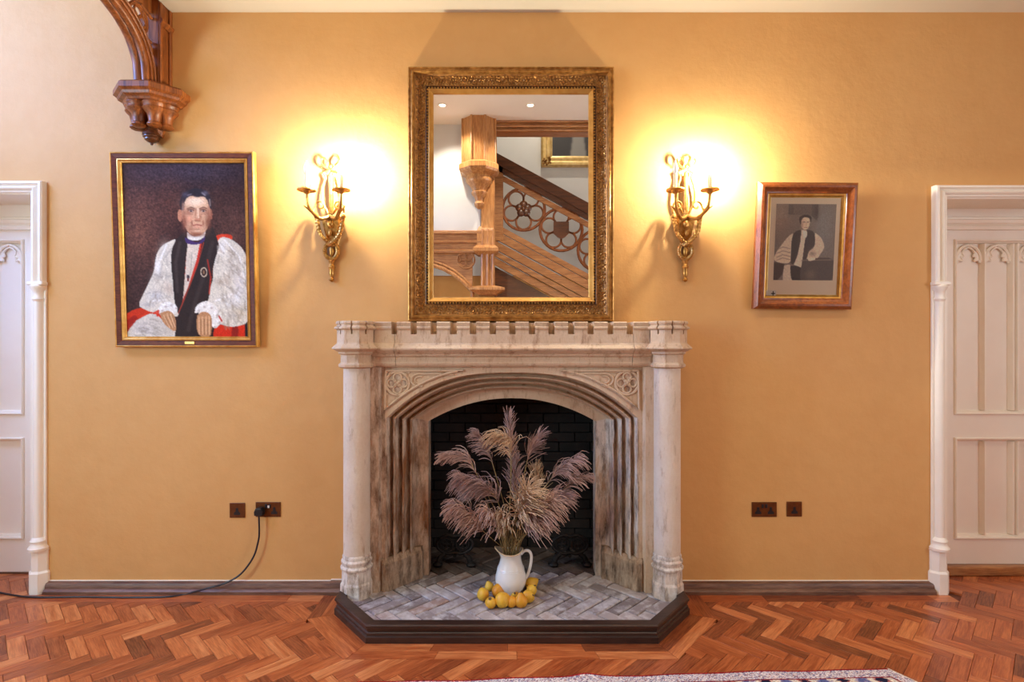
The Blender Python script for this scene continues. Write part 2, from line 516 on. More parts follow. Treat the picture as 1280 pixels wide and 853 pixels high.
for j in range(-3, 15):
    for k in range(-70, 71):
        k2 = k + j*0
        for v in (0, 1):
            ox, oy = j*(BL+BW), j*(BW-BL)
            # keep the strip centred: shift k so that X stays in range
            kk = k
            if v == 0: a0, b0, da, db = kk*BW+ox, kk*BW+oy, BL, BW
            else: a0, b0, da, db = kk*BW+BL+ox, (kk+1)*BW-BL+oy, BW, BL
            ca, cb = a0+da/2, b0+db/2
            X, Y = (ca+cb)/r2, (cb-ca)/r2
            pp = -Y + 0.20     # distance in front of the wall
            blocks.append((X+0.03, pp, v))
vis, rest = [], []
for X, pp, v in blocks:
    if not (-0.4 < pp < 4.4) or abs(X) > 4.5: continue
    ang = PI/4 if v == 0 else -PI/4          # in (x, p) space
    ca, sa = math.cos(ang), math.sin(ang)
    rect = [(X+u*ca-w*sa, pp+u*sa+w*ca) for u, w in ((-BL/2,-BW/2),(BL/2,-BW/2),(BL/2,BW/2),(-BL/2,BW/2))]
    poly, whole = clip_block(rect)
    if poly is None or parea(poly) < 0.0006: continue
    s = D / max(D-pp, 0.3)
    px = X*S*s; py = CZ*S*s
    inview = abs(px) < 665 and py < 440 and pp < 0.95
    (vis if inview else rest).append((X, pp, v, poly, whole, parea(poly)*(s**3)))
vis.sort(key=lambda t: -t[5])
rest += vis[300:]; vis = vis[:300]
g = 0.0006
mb = MB()
a, b, e = BL/2-g, BW/2-g, 0.0012
mb.rings([[(-a,-b,-BT),(a,-b,-BT),(a,b,-BT),(-a,b,-BT)], [(-a,-b,-e),(a,-b,-e),(a,b,-e),(-a,b,-e)], [(-a+e,-b+e,0),(a-e,-b+e,0),(a-e,b-e,0),(-a+e,b-e,0)]])
first = mb.build('floor_block', M['parquet'], floor)
block_me = first.data; used_first = False
for X, pp, v, poly, whole, _ in vis:
    ang = -PI/4 if v == 0 else PI/4          # world angle (y = -p)
    dz = random.uniform(-0.0004, 0.0004)
    if whole:
        Mx = Matrix.Translation((X, -pp, dz)) @ Matrix.Rotation(ang + (PI if random.random() < .5 else 0), 4, 'Z')
        if not used_first: first.matrix_local = Mx; used_first = True
        else: place(block_me, 'floor_block', floor, Mx)
    else:
        R = Matrix.Rotation(-ang, 2)
        loc = [R @ Vector((x-X, -p+pp)) for x, p in shrink(poly, g)]
        o = MB().prism([(q.x, q.y) for q in loc], -BT, 0, 'z').build('floor_block', M['parquet'], floor, local=True)
        o.matrix_local = Matrix.Translation((X, -pp, dz)) @ Matrix.Rotation(ang, 4, 'Z')
def board(quad, name='floor_board'):
    """a straight border board: quad in (x, p), long edge first"""
    (x0, p0), (x1, p1) = quad[0], quad[1]
    ang = math.atan2(-(p1-p0), x1-x0)
    cx = sum(q[0] for q in quad)/4; cy = -sum(q[1] for q in quad)/4
    R = Matrix.Rotation(-ang, 2)
    loc = [R @ Vector((x-cx, -p-cy)) for x, p in shrink(quad, g*1.5)]
    o = MB().prism([(q.x, q.y) for q in loc], -BT, 0.0002, 'z').build(name, M['parquet'], floor, local=True)
    o.matrix_local = Matrix.Translation((cx, cy, 0)) @ Matrix.Rotation(ang, 4, 'Z')
for x0, x1 in ((DOOR_L[1]+0.02, BORD[0][0]), (BORD[-1][0], DOOR_R[0]-0.02)):
    x = x0
    while x < x1 - 0.02:
        xe = min(x1, x + random.uniform(0.34, 0.62))
        if x1 - xe < 0.1: xe = x1
        board([(x, 0.03), (xe, 0.03), (xe, WALL_P), (x, WALL_P)])
        x = xe
for r in range(2):
    A, B = offset_line(FEND, 0.064*r), offset_line(FEND, 0.064*(r+1))
    for i in range(len(FEND)-1):
        L = math.dist(A[i], A[i+1]); n = max(1, round(L/0.34))
        for k in range(n):
            t0, t1 = k/n + (0.03*(r-.5) if k else 0), (k+1)/n + (0.03*(r-.5) if k < n-1 else 0)
            f = lambda U, t: (U[i][0]+(U[i+1][0]-U[i][0])*t, U[i][1]+(U[i+1][1]-U[i][1])*t)
            board([f(A,t0), f(A,t1), f(B,t1), f(B,t0)])
# the rest of the room's parquet, behind and beside the camera
def painted_mesh(name, verts, faces, cols, mat, parent, per_face=False, smooth=False):
    me = bpy.data.meshes.new(name)
    me.from_pydata(verts, [], faces)
    at = me.color_attributes.new('paint', 'FLOAT_COLOR', 'POINT')
    flat = np.ones((len(verts), 4), dtype=np.float32); flat[:, :3] = cols
    at.data.foreach_set('color', flat.ravel())
    if smooth: me.polygons.foreach_set('use_smooth', [True]*len(me.polygons))
    me.materials.append(mat)
    o = bpy.data.objects.new(name, me); COL.objects.link(o)
    if parent: o.parent = parent
    return o
m, nt, bs = new_mat('parquet_far')
at = nt.nodes.new('ShaderNodeVertexColor'); at.layer_name = 'paint'
nt.links.new(mix(nt, 0.35, at.outputs[0], ramp(nt, noise(nt, coords(nt), 18, 5), [(.4, C(130,64,34)), (.62, C(206,124,72))])), bs.inputs['Base Color'])
bs.inputs['Roughness'].default_value = 0.3
M['parquet_far'] = m
tones = [C(132,62,34), C(166,84,44), C(184,98,52), C(202,118,66)]
vv, ff, cc = [], [], []
for X, pp, v, poly, whole, _ in rest:
    q = shrink(poly, g); n = len(q); o = len(vv)
    vv += [(x, -p, 0.0) for x, p in q] + [(x, -p, -BT) for x, p in q]
    ff.append(tuple(range(o+n-1, o-1, -1)))
    ff += [(o+i, o+(i+1)%n, o+n+(i+1)%n, o+n+i) for i in range(n)]
    cc += [random.choice(tones)[:3]] * (2*n)
o = painted_mesh('floor_blocks_beyond', vv, ff, np.array(cc), M['parquet_far'], floor)
o['kind'] = 'stuff'

# ------------------------------------------------------------------ walls and ceilings
ZC, ZH = 3.4, 4.43            # low ceiling along the chimney wall, high ceiling of the hall
XB = -2.0                     # edge of the low ceiling: the arched beam
HEADZ_L, HEADZ_R = 2.335, 2.309
wb = MB()
T = 0.3
wb.box(-4.6, DOOR_L[0], 0, T, 0, 5.2)
wb.box(DOOR_L[0], DOOR_L[1], 0, T, HEADZ_L, 5.2)
wb.box(DOOR_L[1], -0.745, 0, T, 0, 5.2)
wb.box(-0.745, 0.745, 0, T, 1.315, 5.2)
wb.box(0.745, DOOR_R[0], 0, T, 0, 5.2)
wb.box(DOOR_R[0], DOOR_R[1], 0, T, HEADZ_R, 5.2)
wb.box(DOOR_R[1], 4.6, 0, T, 0, 5.2)
w = wb.build('wall_back', M['plaster'])
tag(w, 'orange tan plastered chimney wall holding the fireplace', kind='structure')
def window_wall(name, x0, x1, y0, y1, z0, z1, ztop, label):
    mb = MB()
    mb.box(x0, x1, -6.4, -4.3, 0, 6.9); mb.box(x0, x1, -4.3, y0, 0, ztop); mb.box(x0, x1, y1, 0.3, 0, ztop)
    mb.box(x0, x1, y0, y1, 0, z0); mb.box(x0, x1, y0, y1, z1, ztop)
    return tag(mb.build(name, M['plaster']), label, kind='structure')
wl = MB()
for y0, y1, z0, z1 in ((-6.4, -4.3, 0, 6.9), (-4.3, -3.65, 0, 5.2), (-3.65, -2.25, 0, 1.0), (-3.65, -2.25, 2.7, 5.2), (-2.25, -2.0, 0, 5.2), (-2.0, -0.5, 0, 2.85), (-2.0, -0.5, 4.3, 5.2), (-0.5, 0.3, 0, 5.2)):
    wl.box(-4.25, -4.1, y0, y1, z0, z1)
tag(wl.build('wall_left', M['plaster']), 'tan plastered side wall with a high and a low window', kind='structure')
window_wall('wall_right', 4.6, 4.75, -4.15, -2.25, 1.1, 2.9, 5.2, 'tan plastered side wall with a low window')
for n, (x, y0, y1, z0, z1) in enumerate(((-4.12, -2.0, -0.5, 2.85, 4.3), (-4.12, -3.65, -2.25, 1.0, 2.7), (4.62, -4.15, -2.25, 1.1, 2.9)), 1):  # the low left and right windows are unseen, added for fill
    wr = root('window_%d' % n, (x, (y0+y1)/2, z0), kind='structure')
    f = MB(); t = 0.05
    f.box(x-t/2, x+t/2, y0, y1, z0, z0+0.06).box(x-t/2, x+t/2, y0, y1, z1-0.06, z1)
    f.box(x-t/2, x+t/2, y0, y0+0.06, z0+0.06, z1-0.06).box(x-t/2, x+t/2, y1-0.06, y1, z0+0.06, z1-0.06)
    f.build('window_frame', M['paint'], wr)
    for k in (1, 2):
        yy = y0 + (y1-y0)*k/3
        MB().box(x-t/2, x+t/2, yy-0.02, yy+0.02, z0+0.06, z1-0.06).build('mullion', M['paint'], wr)
    for k in range(3):
        ya, yb = y0+(y1-y0)*k/3, y0+(y1-y0)*(k+1)/3
        MB().box(x-0.002, x+0.002, ya+(0.06 if k == 0 else 0.02), yb-(0.06 if k == 2 else 0.02), z0+0.06, z1-0.06).build('pane', M['window_glazing'], wr)
cl = MB().box(XB, 4.6, -1.05, 0.0, ZC, ZC+0.08).build('ceiling', M['ceiling'])
tag(cl, 'low cream plaster ceiling above the chimney wall', kind='structure')
ch = MB()
ch.box(XB-0.12, 4.6, -4.36, -1.05, ZH, ZH+0.1)
ch.box(-4.6, 4.6, -6.4, -4.36, 6.8, 6.9)
ch.box(-4.6, 4.6, -4.42, -4.36, ZH, 6.8)
ch.box(XB, 4.6, -1.11, -1.05, ZC, ZH)
ch.box(-4.6, XB-0.12, -4.36, 0.3, 5.1, 5.2)
ch.box(XB-0.12, XB, -4.36, 0.0, ZC+0.06, 5.1)
M['ceiling_hall'] = simple('hall_ceiling_cream', C(238,230,212), C(242,235,219), 2, 0.75)
tag(ch.build('ceiling_hall', M['ceiling_hall']), 'high cream plaster ceiling of the hall', kind='structure')

# skirtings: low moulded boards, worn along their tops
def skirting(name, x0, x1, label):
    prof = [(0, 0), (-0.05, 0), (-0.05, 0.018), (-0.043, 0.026), (-0.034, 0.03), (-0.032, 0.044), (-0.026, 0.056), (-0.014, 0.062), (0, 0.064)]
    mb = MB(); mb.rings([[(x, a, b) for a, b in prof] for x in (x0, x1)])
    o = tag(mb.build(name, M['skirting'], smooth=True, angle=25), label, kind='structure')
    MB().box(x0, x1, -0.007, 0.0, 0.0635, 0.0675).build('paint_line', M['paint'], o)
    return o
skirting('baseboard_left', DOOR_L[1]+0.10, -1.06, 'worn brown skirting board left of the fireplace')
skirting('baseboard_left', -1.06, -0.93, 'short patched piece of skirting beside the fireplace').scale = (1, 1.12, 1.1)
skirting('baseboard_right', 0.93, DOOR_R[0]-0.09, 'worn brown skirting board right of the fireplace')

# ------------------------------------------------------------------ doors
def lancet(mb, x0, x1, ztop, y, r):
    """cusped gothic head between two mullions"""
    xm = (x0+x1)/2; hw = (x1-x0)/2
    zs = ztop - hw*1.35
    for s in (-1, 1):
        main = spline([(xm+s*hw, y, zs-hw*0.15), (xm+s*hw*0.97, y, zs+hw*0.35), (xm+s*hw*0.72, y, zs+hw*0.85), (xm+s*hw*0.38, y, zs+hw*1.12), (xm, y, zs+hw*1.26)], 4)
        mb.tube(main, r, 6)
        cusp = spline([(xm+s*hw*0.98, y, zs-hw*0.25), (xm+s*hw*0.80, y, zs-hw*0.02), (xm+s*hw*0.50, y, zs-hw*0.06), (xm+s*hw*0.62, y, zs+hw*0.26), (xm+s*hw*0.40, y, zs+hw*0.30), (xm+s*hw*0.52, y, zs+hw*0.62), (xm+s*hw*0.28, y, zs+hw*0.92), (xm, y, zs+hw*1.06)], 4)
        mb.tube(cusp, r*0.62, 6)
        # solid eye behind the cusps
        mb.prism([(xm+s*hw*a, zs+hw*b) for a, b in ((1.0, -0.2), (0.82, 0.0), (0.55, 0.0), (0.66, 0.28), (0.46, 0.34), (0.56, 0.62), (0.70, 0.85), (0.95, 0.4))], y, y+r, 'y')
def make_door(name, sgn, x_in, x_out, ztop, leaf_p, leaf_gap, lancet_x, label):
    """sgn = +1: the door lies to the right of its visible jamb"""
    d = root(name, (x_in, 0, 0), label, kind='structure')
    def X(a): return x_in + sgn*a            # a measured from the visible jamb into the opening
    def bx(mb, a0, a1, y0, y1, z0, z1):
        xa, xb = sorted((X(a0), X(a1))); return mb.box(xa, xb, y0, y1, z0, z1)
    width = abs(x_out - x_in)
    zsp = 1.81
    # lining and soffit
    ln = MB()
    bx(ln, -0.02, 0.003, -0.002, leaf_p+0.05, 0, ztop-0.065); bx(ln, width-0.003, width+0.02, -0.002, leaf_p+0.05, 0, ztop-0.065)
    bx(ln, -0.02, width+0.02, -0.002, leaf_p+0.05, ztop-0.070, ztop-0.045)
    ln.build('lining', M['paint'], d)
    # moulded architrave: stepped rolls and hollows, mitred at the corners
    prof = [(-0.085, 0), (-0.085, 0.032), (-0.078, 0.040), (-0.066, 0.040), (-0.060, 0.026), (-0.050, 0.022), (-0.042, 0.030), (-0.034, 0.036), (-0.024, 0.030), (-0.018, 0.018), (-0.008, 0.018), (0.0, 0.010), (0.0, 0)]
    zi = ztop - 0.065
    for side in (0, 1):
        mb = MB(); rs = []
        for zc in (zsp, None):
            row = []
            for a, h in prof:
                aa = a if side == 0 else width - a
                z = zsp if zc is not None else zi - a*0.78
                row.append((X(aa), -h, z))
            rs.append(row)
        mb.rings(rs); mb.build('architrave', M['paint'], d, smooth=True, angle=20)
    mb = MB()
    mb.rings([[(X(a), -h, zi - a*0.78) for a, h in prof], [(X(width - a), -h, zi - a*0.78) for a, h in prof]])
    mb.build('architrave', M['paint'], d, smooth=True, angle=20)
    for ac in (-0.048, width+0.048):
        cx = X(ac)
        mb = MB(); mb.lathe([(0.026, 0.31), (0.026, 1.72)], (cx, -0.012, 0), 16)
        sh = mb.build('colonnette', M['paint'], d, smooth=True)
        mb = MB(); mb.lathe([(0.026, 1.70), (0.033, 1.715), (0.027, 1.73), (0.03, 1.76), (0.04, 1.775), (0.042, 1.79), (0.034, 1.80)], (cx, -0.012, 0), 16)
        mb.build('capital', M['paint'], sh, smooth=True)
        mb = MB(); mb.box(cx-0.046, cx+0.046, -0.045, 0, 1.795, 1.815)
        mb.build('abacus', M['paint'], sh, bevel=0.004)
        mb = MB(); mb.lathe([(0.05, 0.25), (0.052, 0.265), (0.04, 0.28), (0.038, 0.295), (0.042, 0.305), (0.034, 0.318), (0.026, 0.325)], (cx, -0.012, 0), 16)
        mb.build('base_ring', M['paint'], sh, smooth=True)
        mb = MB(); mb.octa([(0.056, 0.0), (0.056, 0.118), (0.048, 0.13), (0.048, 0.245), (0.053, 0.252)], (cx, 0.008, 0))
        mb.build('plinth', M['paint'], sh)
        # flat backing strip behind the shaft
        MB().box(min(X(ac-0.04), X(ac+0.048)), max(X(ac-0.04), X(ac+0.048)), -0.012, 0, 0.0, zsp).build('jamb_strip', M['paint'], sh)
    # transom moulding and frieze above the leaf
    yl = leaf_p
    zt = 2.17
    mb = MB(); bx(mb, -0.02, width+0.02, yl-0.005, yl+0.04, zt, ztop-0.05); mb.build('frieze_panel', M['paint_door'], d)
    pr = [(0.03, zt), (-0.030, zt), (-0.036, zt+0.018), (-0.026, zt+0.028), (-0.04, zt+0.04), (-0.046, zt+0.058), (-0.028, zt+0.066), (-0.03, zt+0.078), (0.0, zt+0.088), (0.03, zt+0.088)]
    mb = MB(); mb.rings([[(X(a), yl + q, z) for q, z in pr] for a in (0.0, width)])
    mb.build('transom_moulding', M['paint'], d, smooth=True, angle=20)
    # leaf
    z0 = leaf_gap
    mb = MB(); bx(mb, 0.0, width, yl+0.016, yl+0.04, z0, zt); leaf = mb.build('door_leaf', M['paint_door'], d)
    # stiles and rails (proud of the sunk panels)
    pair = 0.195; xm = lancet_x          # lancet_x: distance from jamb to first lancet
    rows = ((1.032, 2.085, True), (0.248, 0.835, False))
    lanc = [(xm, xm+0.152), (xm+0.180, xm+0.332), (xm+0.390, xm+0.542), (xm+0.570, xm+0.722)]
    pe = lanc[-1][1] + 0.026; ps = xm - 0.026
    for a0, a1 in ((0, ps), (pe, width)):
        mb = MB(); bx(mb, a0, a1, yl-0.008, yl+0.016, z0, zt); mb.build('stile', M['paint_door'], leaf)
    for za, zb in ((z0, rows[1][0]-0.026), (rows[1][1]+0.026, rows[0][0]-0.026), (rows[0][1]+0.026, zt)):
        mb = MB(); bx(mb, ps, pe, yl-0.008, yl+0.016, za, zb); mb.build('rail', M['paint_door'], leaf)
    for za, zb, arched in rows:
        # moulding round each panel
        cxp = (X(ps)+X(pe))/2
        mb = MB(); mb.frame(pe-ps, zb-za+0.052, [(0, -0.004), (0, 0.016), (0.005, 0.022), (0.011, 0.020), (0.014, 0.006), (0.020, 0.002), (0.022, -0.012), (0.026, -0.016)])
        mb.xform(Matrix.Translation((cxp, yl, (za+zb)/2)))
        mb.build('panel_moulding', M['paint'], leaf, smooth=True, angle=20)
        for k in range(3):
            a0, a1 = lanc[k][1], lanc[k+1][0]
            mb = MB()
            n = 2 if a1-a0 > 0.04 else 1
            wd = (a1-a0)/n
            for q in range(n):
                am = a0 + wd*(q+.5)
                mb.rings([[(X(am-wd/2), yl+0.016, z), (X(am-wd*.30), yl-0.004, z), (X(am-wd*.14), yl-0.016, z), (X(am+wd*.14), yl-0.016, z), (X(am+wd*.30), yl-0.004, z), (X(am+wd/2), yl+0.016, z)] for z in (za, zb)])
            mb.build('mullion', M['paint'], leaf)
        if arched:
            for a0, a1 in lanc:
                mb = MB(); xa, xb = sorted((X(a0), X(a1)))
                lancet(mb, xa, xb, zb, yl+0.004, 0.009)
                mb.build('lancet_head', M['paint'], leaf, smooth=True)
    return d
dl = make_door('door_1', -1, DOOR_L[1], DOOR_L[0], 2.40, 0.25, 0.012, 0.29, 'cream painted gothic panelled door at the left edge')
dr = make_door('door_2', +1, DOOR_R[0], DOOR_R[1], 2.375, 0.25, 0.062, 0.27, 'cream painted gothic panelled door at the right edge')
MB().box(DOOR_R[0], DOOR_R[1], 0.20, 0.30, 0.0, 0.060).build('threshold', M['oak_x'], dr, bevel=0.008)
MB().box(DOOR_L[0], DOOR_L[1], 0.24, 0.30, 0.0, 0.010).build('threshold', M['skirting'], dl)
# ------------------------------------------------------------------ fireplace surround
HT = 0.05          # hearth top
fp = root('fireplace_surround', (0, 0, HT), 'carved pale stone gothic fireplace with battlemented mantel on brick hearth', 'fireplace')
ST, SJ = M['stone'], M['stone_jamb']

def arch_pts(hw, zs, rise, n_exp, z_bot, p, n=26):
    """jamb up, depressed arch over, jamb down"""
    pts = [(-hw, -p, z_bot)]
    for k in range(n + 1):
        t = -1 + 2*k/n
        t = math.copysign(abs(t)**0.85, t)
        pts.append((hw*t, -p, zs + rise*(1-abs(t)**n_exp)))
    pts.append((hw, -p, z_bot))
    return pts
O_HW, O_ZS, O_AP = 0.722, 1.035, 1.298       # outer edge of the arch mould
I_HW, I_ZS, I_AP = 0.506, 0.984, 1.124       # fire opening
# profile from outer (t = 0, p = 0.10) to inner (t = 1, p = -0.10): rolls, hollows and fillets
prof = [(0, .10), (.04, .10), (.06, .085), (.09, .045), (.13, .026), (.16, .032), (.175, .062), (.20, .071), (.23, .066), (.25, .040), (.28, -.004), (.33, -.020), (.355, -.010), (.37, .018), (.395, .027), (.42, .020), (.44, -.010), (.47, -.046), (.51, -.058), (.535, -.048), (.55, -.022), (.575, -.013), (.60, -.020), (.62, -.052), (.65, -.084), (.69, -.096), (.72, -.100), (1.0, -.100)]
PLZ = 0.235
def lerp(a, b, t): return a + (b-a)*t
rs = []
for t, p in prof:
    rs.append(arch_pts(lerp(O_HW, I_HW, t), lerp(O_ZS, I_ZS, t), lerp(O_AP-O_ZS, I_AP-I_ZS, t), lerp(2.8, 2.1, t), 0, p))
nA = len(rs[0])
mb = MB(); mb.rings([r[1:-1] for r in rs], closed=False)
o = mb.build('arch_moulding', ST, fp, smooth=True, angle=30)
for s in (0, -1):
    mb = MB()
    jr = []
    for r in rs:
        top = r[1] if s == 0 else r[-2]; x = top[0]
        zt = top[2]; col = []
        for k in range(13):
            z = HT + (zt-HT)*k/12
            col.append((x + (rng.normal()*0.0022 if 0 < k < 12 else 0), top[1] + (rng.normal()*0.003 if 0 < k < 12 else 0), z))
        jr.append(col)
    mb.rings(jr, closed=False)
    SK_ = SJ if s == 0 else M['stone_jamb_pale']
    j = mb.build('jamb_moulding', SK_, fp, smooth=True, angle=30)
    # plinth the mouldings die on to
    sg = -1 if s == 0 else 1
    pl = [(sg*0.735, -0.118), (sg*0.735, -0.02), (sg*0.60, 0.09), (sg*0.535, 0.115), (sg*0.535, 0.052), (sg*0.556, 0.050), (sg*0.700, -0.112)]
    mb = MB()
    top = [(x*1.0, y) for x, y in pl]
    mb.rings([[(x, y, HT) for x, y in pl], [(x, y, PLZ-0.03) for x, y in pl], [(x + sg*0.012*(1 if y < 0.06 else 0), y+0.014*(1 if y < 0.06 else 0), PLZ) for x, y in pl]])
    mb.build('jamb_plinth', M['stone_grimy'], j)
    # inner return of the opening
    mb = MB(); x = sg*I_HW
    mb.box(min(x, x+sg*0.06), max(x, x+sg*0.06), 0.1035, 0.20, HT, I_ZS+0.14); mb.build('inner_return', SK_, j)
mb = MB()
arch_in = arch_pts(I_HW, I_ZS, I_AP-I_ZS, 2.1, HT, -0.1)[1:-1]
mb.rings([arch_in, [(x, 0.24, z) for x, y, z in arch_in]], closed=False)
mb.build('arch_soffit', SJ, fp, smooth=True)

# spandrel slab between arch and frieze, with sunk corner panels
ZF = ZP(459, 0.12)        # underside of the frieze  ~1.325
oa = arch_pts(O_HW, O_ZS, O_AP-O_ZS, 2.8, HT, 0.1)[1:-1]
mb = MB()
nseg = len(oa)
top_row = [(x, -0.1, ZF+0.02) for x, y, z in oa]
mb.rings([oa, top_row], closed=False)
mb.build('spandrel_face', ST, fp)
for s in (-1, 1):
    # flat outer strip beside the arch
    xa, xb = sorted((s*O_HW, s*0.790))
    MB().box(xa, xb, -0.10, 0.0, HT, ZF+0.02).build('jamb_strip', SJ if s < 0 else ST, fp)
    # narrow pilaster with a chamfered edge
    xa, xb = sorted((s*0.752, s*0.80))
    pl = MB(); pl.rings([[(s*0.742, -0.10, z), (s*0.752, -0.128, z), (s*0.80, -0.134, z), (s*0.80, 0, z), (s*0.742, 0, z)] for z in (HT, HT+0.30, HT+0.305, ZF)])
    pl.build('pilaster', ST if s > 0 else SJ, fp)
    # raised frame of the spandrel panel following the arch
    def arch_z(x, lift=0.0):
        t = min(1, abs(x)/(O_HW+lift)); return O_ZS + lift*0.6 + (O_AP-O_ZS)*(1-t**2.8)
    zt = ZF - 0.022
    xs = [0.722 - k*(0.722-0.255)/18 for k in range(19)]
    low = [(s*x, arch_z(x, 0.02)+0.012) for x in xs if arch_z(x, 0.02)+0.012 < zt]
    mb = MB()
    x_out = s*0.716
    tri = [(x_out, -0.106, zt)] + [(x, -0.106, z) for x, z in low]
    tri.append((low[-1][0] - s*0.03, -0.106, zt))
    mb.tube(tri + [tri[0]], 0.0075, 6)
    fr = mb.build('spandrel_border', ST, fp, smooth=True)
    # rosette: ring, four lobes and flower
    cx, cz = (XP(496.5, 0.11), ZP(479.5, 0.11)) if s < 0 else (XP(784, 0.11), ZP(479, 0.11))
    R = 0.066
    mb = MB(); mb.ring((cx, -0.103, cz), R, 0.008, 28, 6)
    ro = mb.build('rosette', ST, fp, smooth=True)
    mb = MB(); mb.lathe([(0.060, -0.002), (0.052, 0.0012), (0.001, 0.0012)], (0, 0, 0), 24); mb.xform(Matrix.Translation((cx, -0.1005, cz)) @ Matrix.Rotation(PI/2, 4, 'X'))
    mb.build('rosette_ground', SJ, ro)
    for k in range(4):
        a = k*PI/2
        mb = MB(); mb.ring((cx+0.034*math.cos(a), -0.104, cz+0.034*math.sin(a)), 0.023, 0.0055, 16, 6)
        mb.build('lobe', ST, ro, smooth=True)
        a += PI/4
        mb = MB(); mb.ball((cx+0.014*math.cos(a), -0.106, cz+0.014*math.sin(a)), 0.011, 0.008, 0.011)
        mb.build('petal', ST, ro, smooth=True)
        mb = MB(); mb.ball((cx+0.088*math.cos(a), -0.101, cz+0.088*math.sin(a)), 0.010, 0.005, 0.010, 8, 4)
        if not (s*math.cos(a) < 0 and math.sin(a) < 0): mb.build('corner_leaf', ST, ro, smooth=True)
    mb = MB(); mb.ball((cx, -0.110, cz), 0.009, 0.008, 0.009); mb.build('flower_eye', ST, ro, smooth=True)
    # smaller half-lobe scroll towards the arch
    x2 = cx - s*0.128; z2 = cz + 0.018
    mb = MB()
    mb.tube([(x2 + s*0.05*math.cos(t), -0.103, z2 + 0.036*math.sin(t)) for t in [(-1.9 + 4.0*k/14) for k in range(15)]], 0.0065, 6)
    mb.tube([(x2 + s*0.028*math.cos(t), -0.103, z2 + 0.02*math.sin(t)) for t in [(-1.6 + 3.6*k/10) for k in range(11)]], 0.005, 6)
    mb.tube([(x2 - s*0.02, -0.103, z2+0.034), (x2 - s*0.10, -0.103, z2+0.036), (x2 - s*0.19, -0.103, z2+0.03)], 0.005, 6)
    mb.build('scroll', ST, fp, smooth=True)

# frieze / mantel: profile extruded between the turrets
ztop = 1.578
pf = [(0.0, ZF), (-0.120, ZF), (-0.132, ZF+0.010), (-0.138, ZF+0.022), (-0.134, ZF+0.034), (-0.132, ZF+0.056), (-0.146, ZF+0.062), (-0.152, ZF+0.074), (-0.168, ZF+0.084), (-0.186, ZF+0.098), (-0.188, ZF+0.106), (-0.166, ZF+0.128), (-0.158, ZF+0.136), (-0.158, 1.508), (0.0, 1.508)]
XF = 0.782
joints = (-XF, -0.655, 0.678, XF)
for k in range(3):
    mb = MB()
    gp = 0.0012
    mb.rings([[(x, y, z) for y, z in pf] for x in (joints[k] + (gp if k else 0), joints[k+1] - (gp if k < 2 else 0))])
    mb.build('frieze_block', ST, fp, smooth=True, angle=22)
# merlons: moulded blocks along the top
mp = [(0.0, 1.508), (-0.158, 1.508), (-0.158, 1.532), (-0.166, 1.538), (-0.168, 1.546), (-0.156, 1.553), (-0.160, 1.562), (-0.164, 1.572), (-0.156, ztop), (0.0, ztop)]
def merlon_edges():
    pxs = []
    # crenel gaps (pixel x at the front face) from the photograph
    gaps = [(489, 496), (513, 521), (538, 546), (562.5, 571), (587, 595.5), (612, 620), (636.5, 644.5), (661, 669), (685.5, 693.5), (710, 718), (734.5, 742.5), (759.5, 767), (783.5, 792)]
    e = [-XF]
    for a, b in gaps: e += [XP(a, 0.16), XP(b, 0.16)]
    e.append(XF)
    return [(e[i], e[i+1]) for i in range(0, len(e), 2)]
for a, b in merlon_edges():
    mb = MB(); mb.rings([[(x, y, z) for y, z in mp] for x in (a, b)])
    mb.build('merlon', ST, fp, smooth=True, angle=22)
MB().box(-XF, XF, -0.078, -0.0, 1.508, 1.574).build('parapet_back', ST, fp)

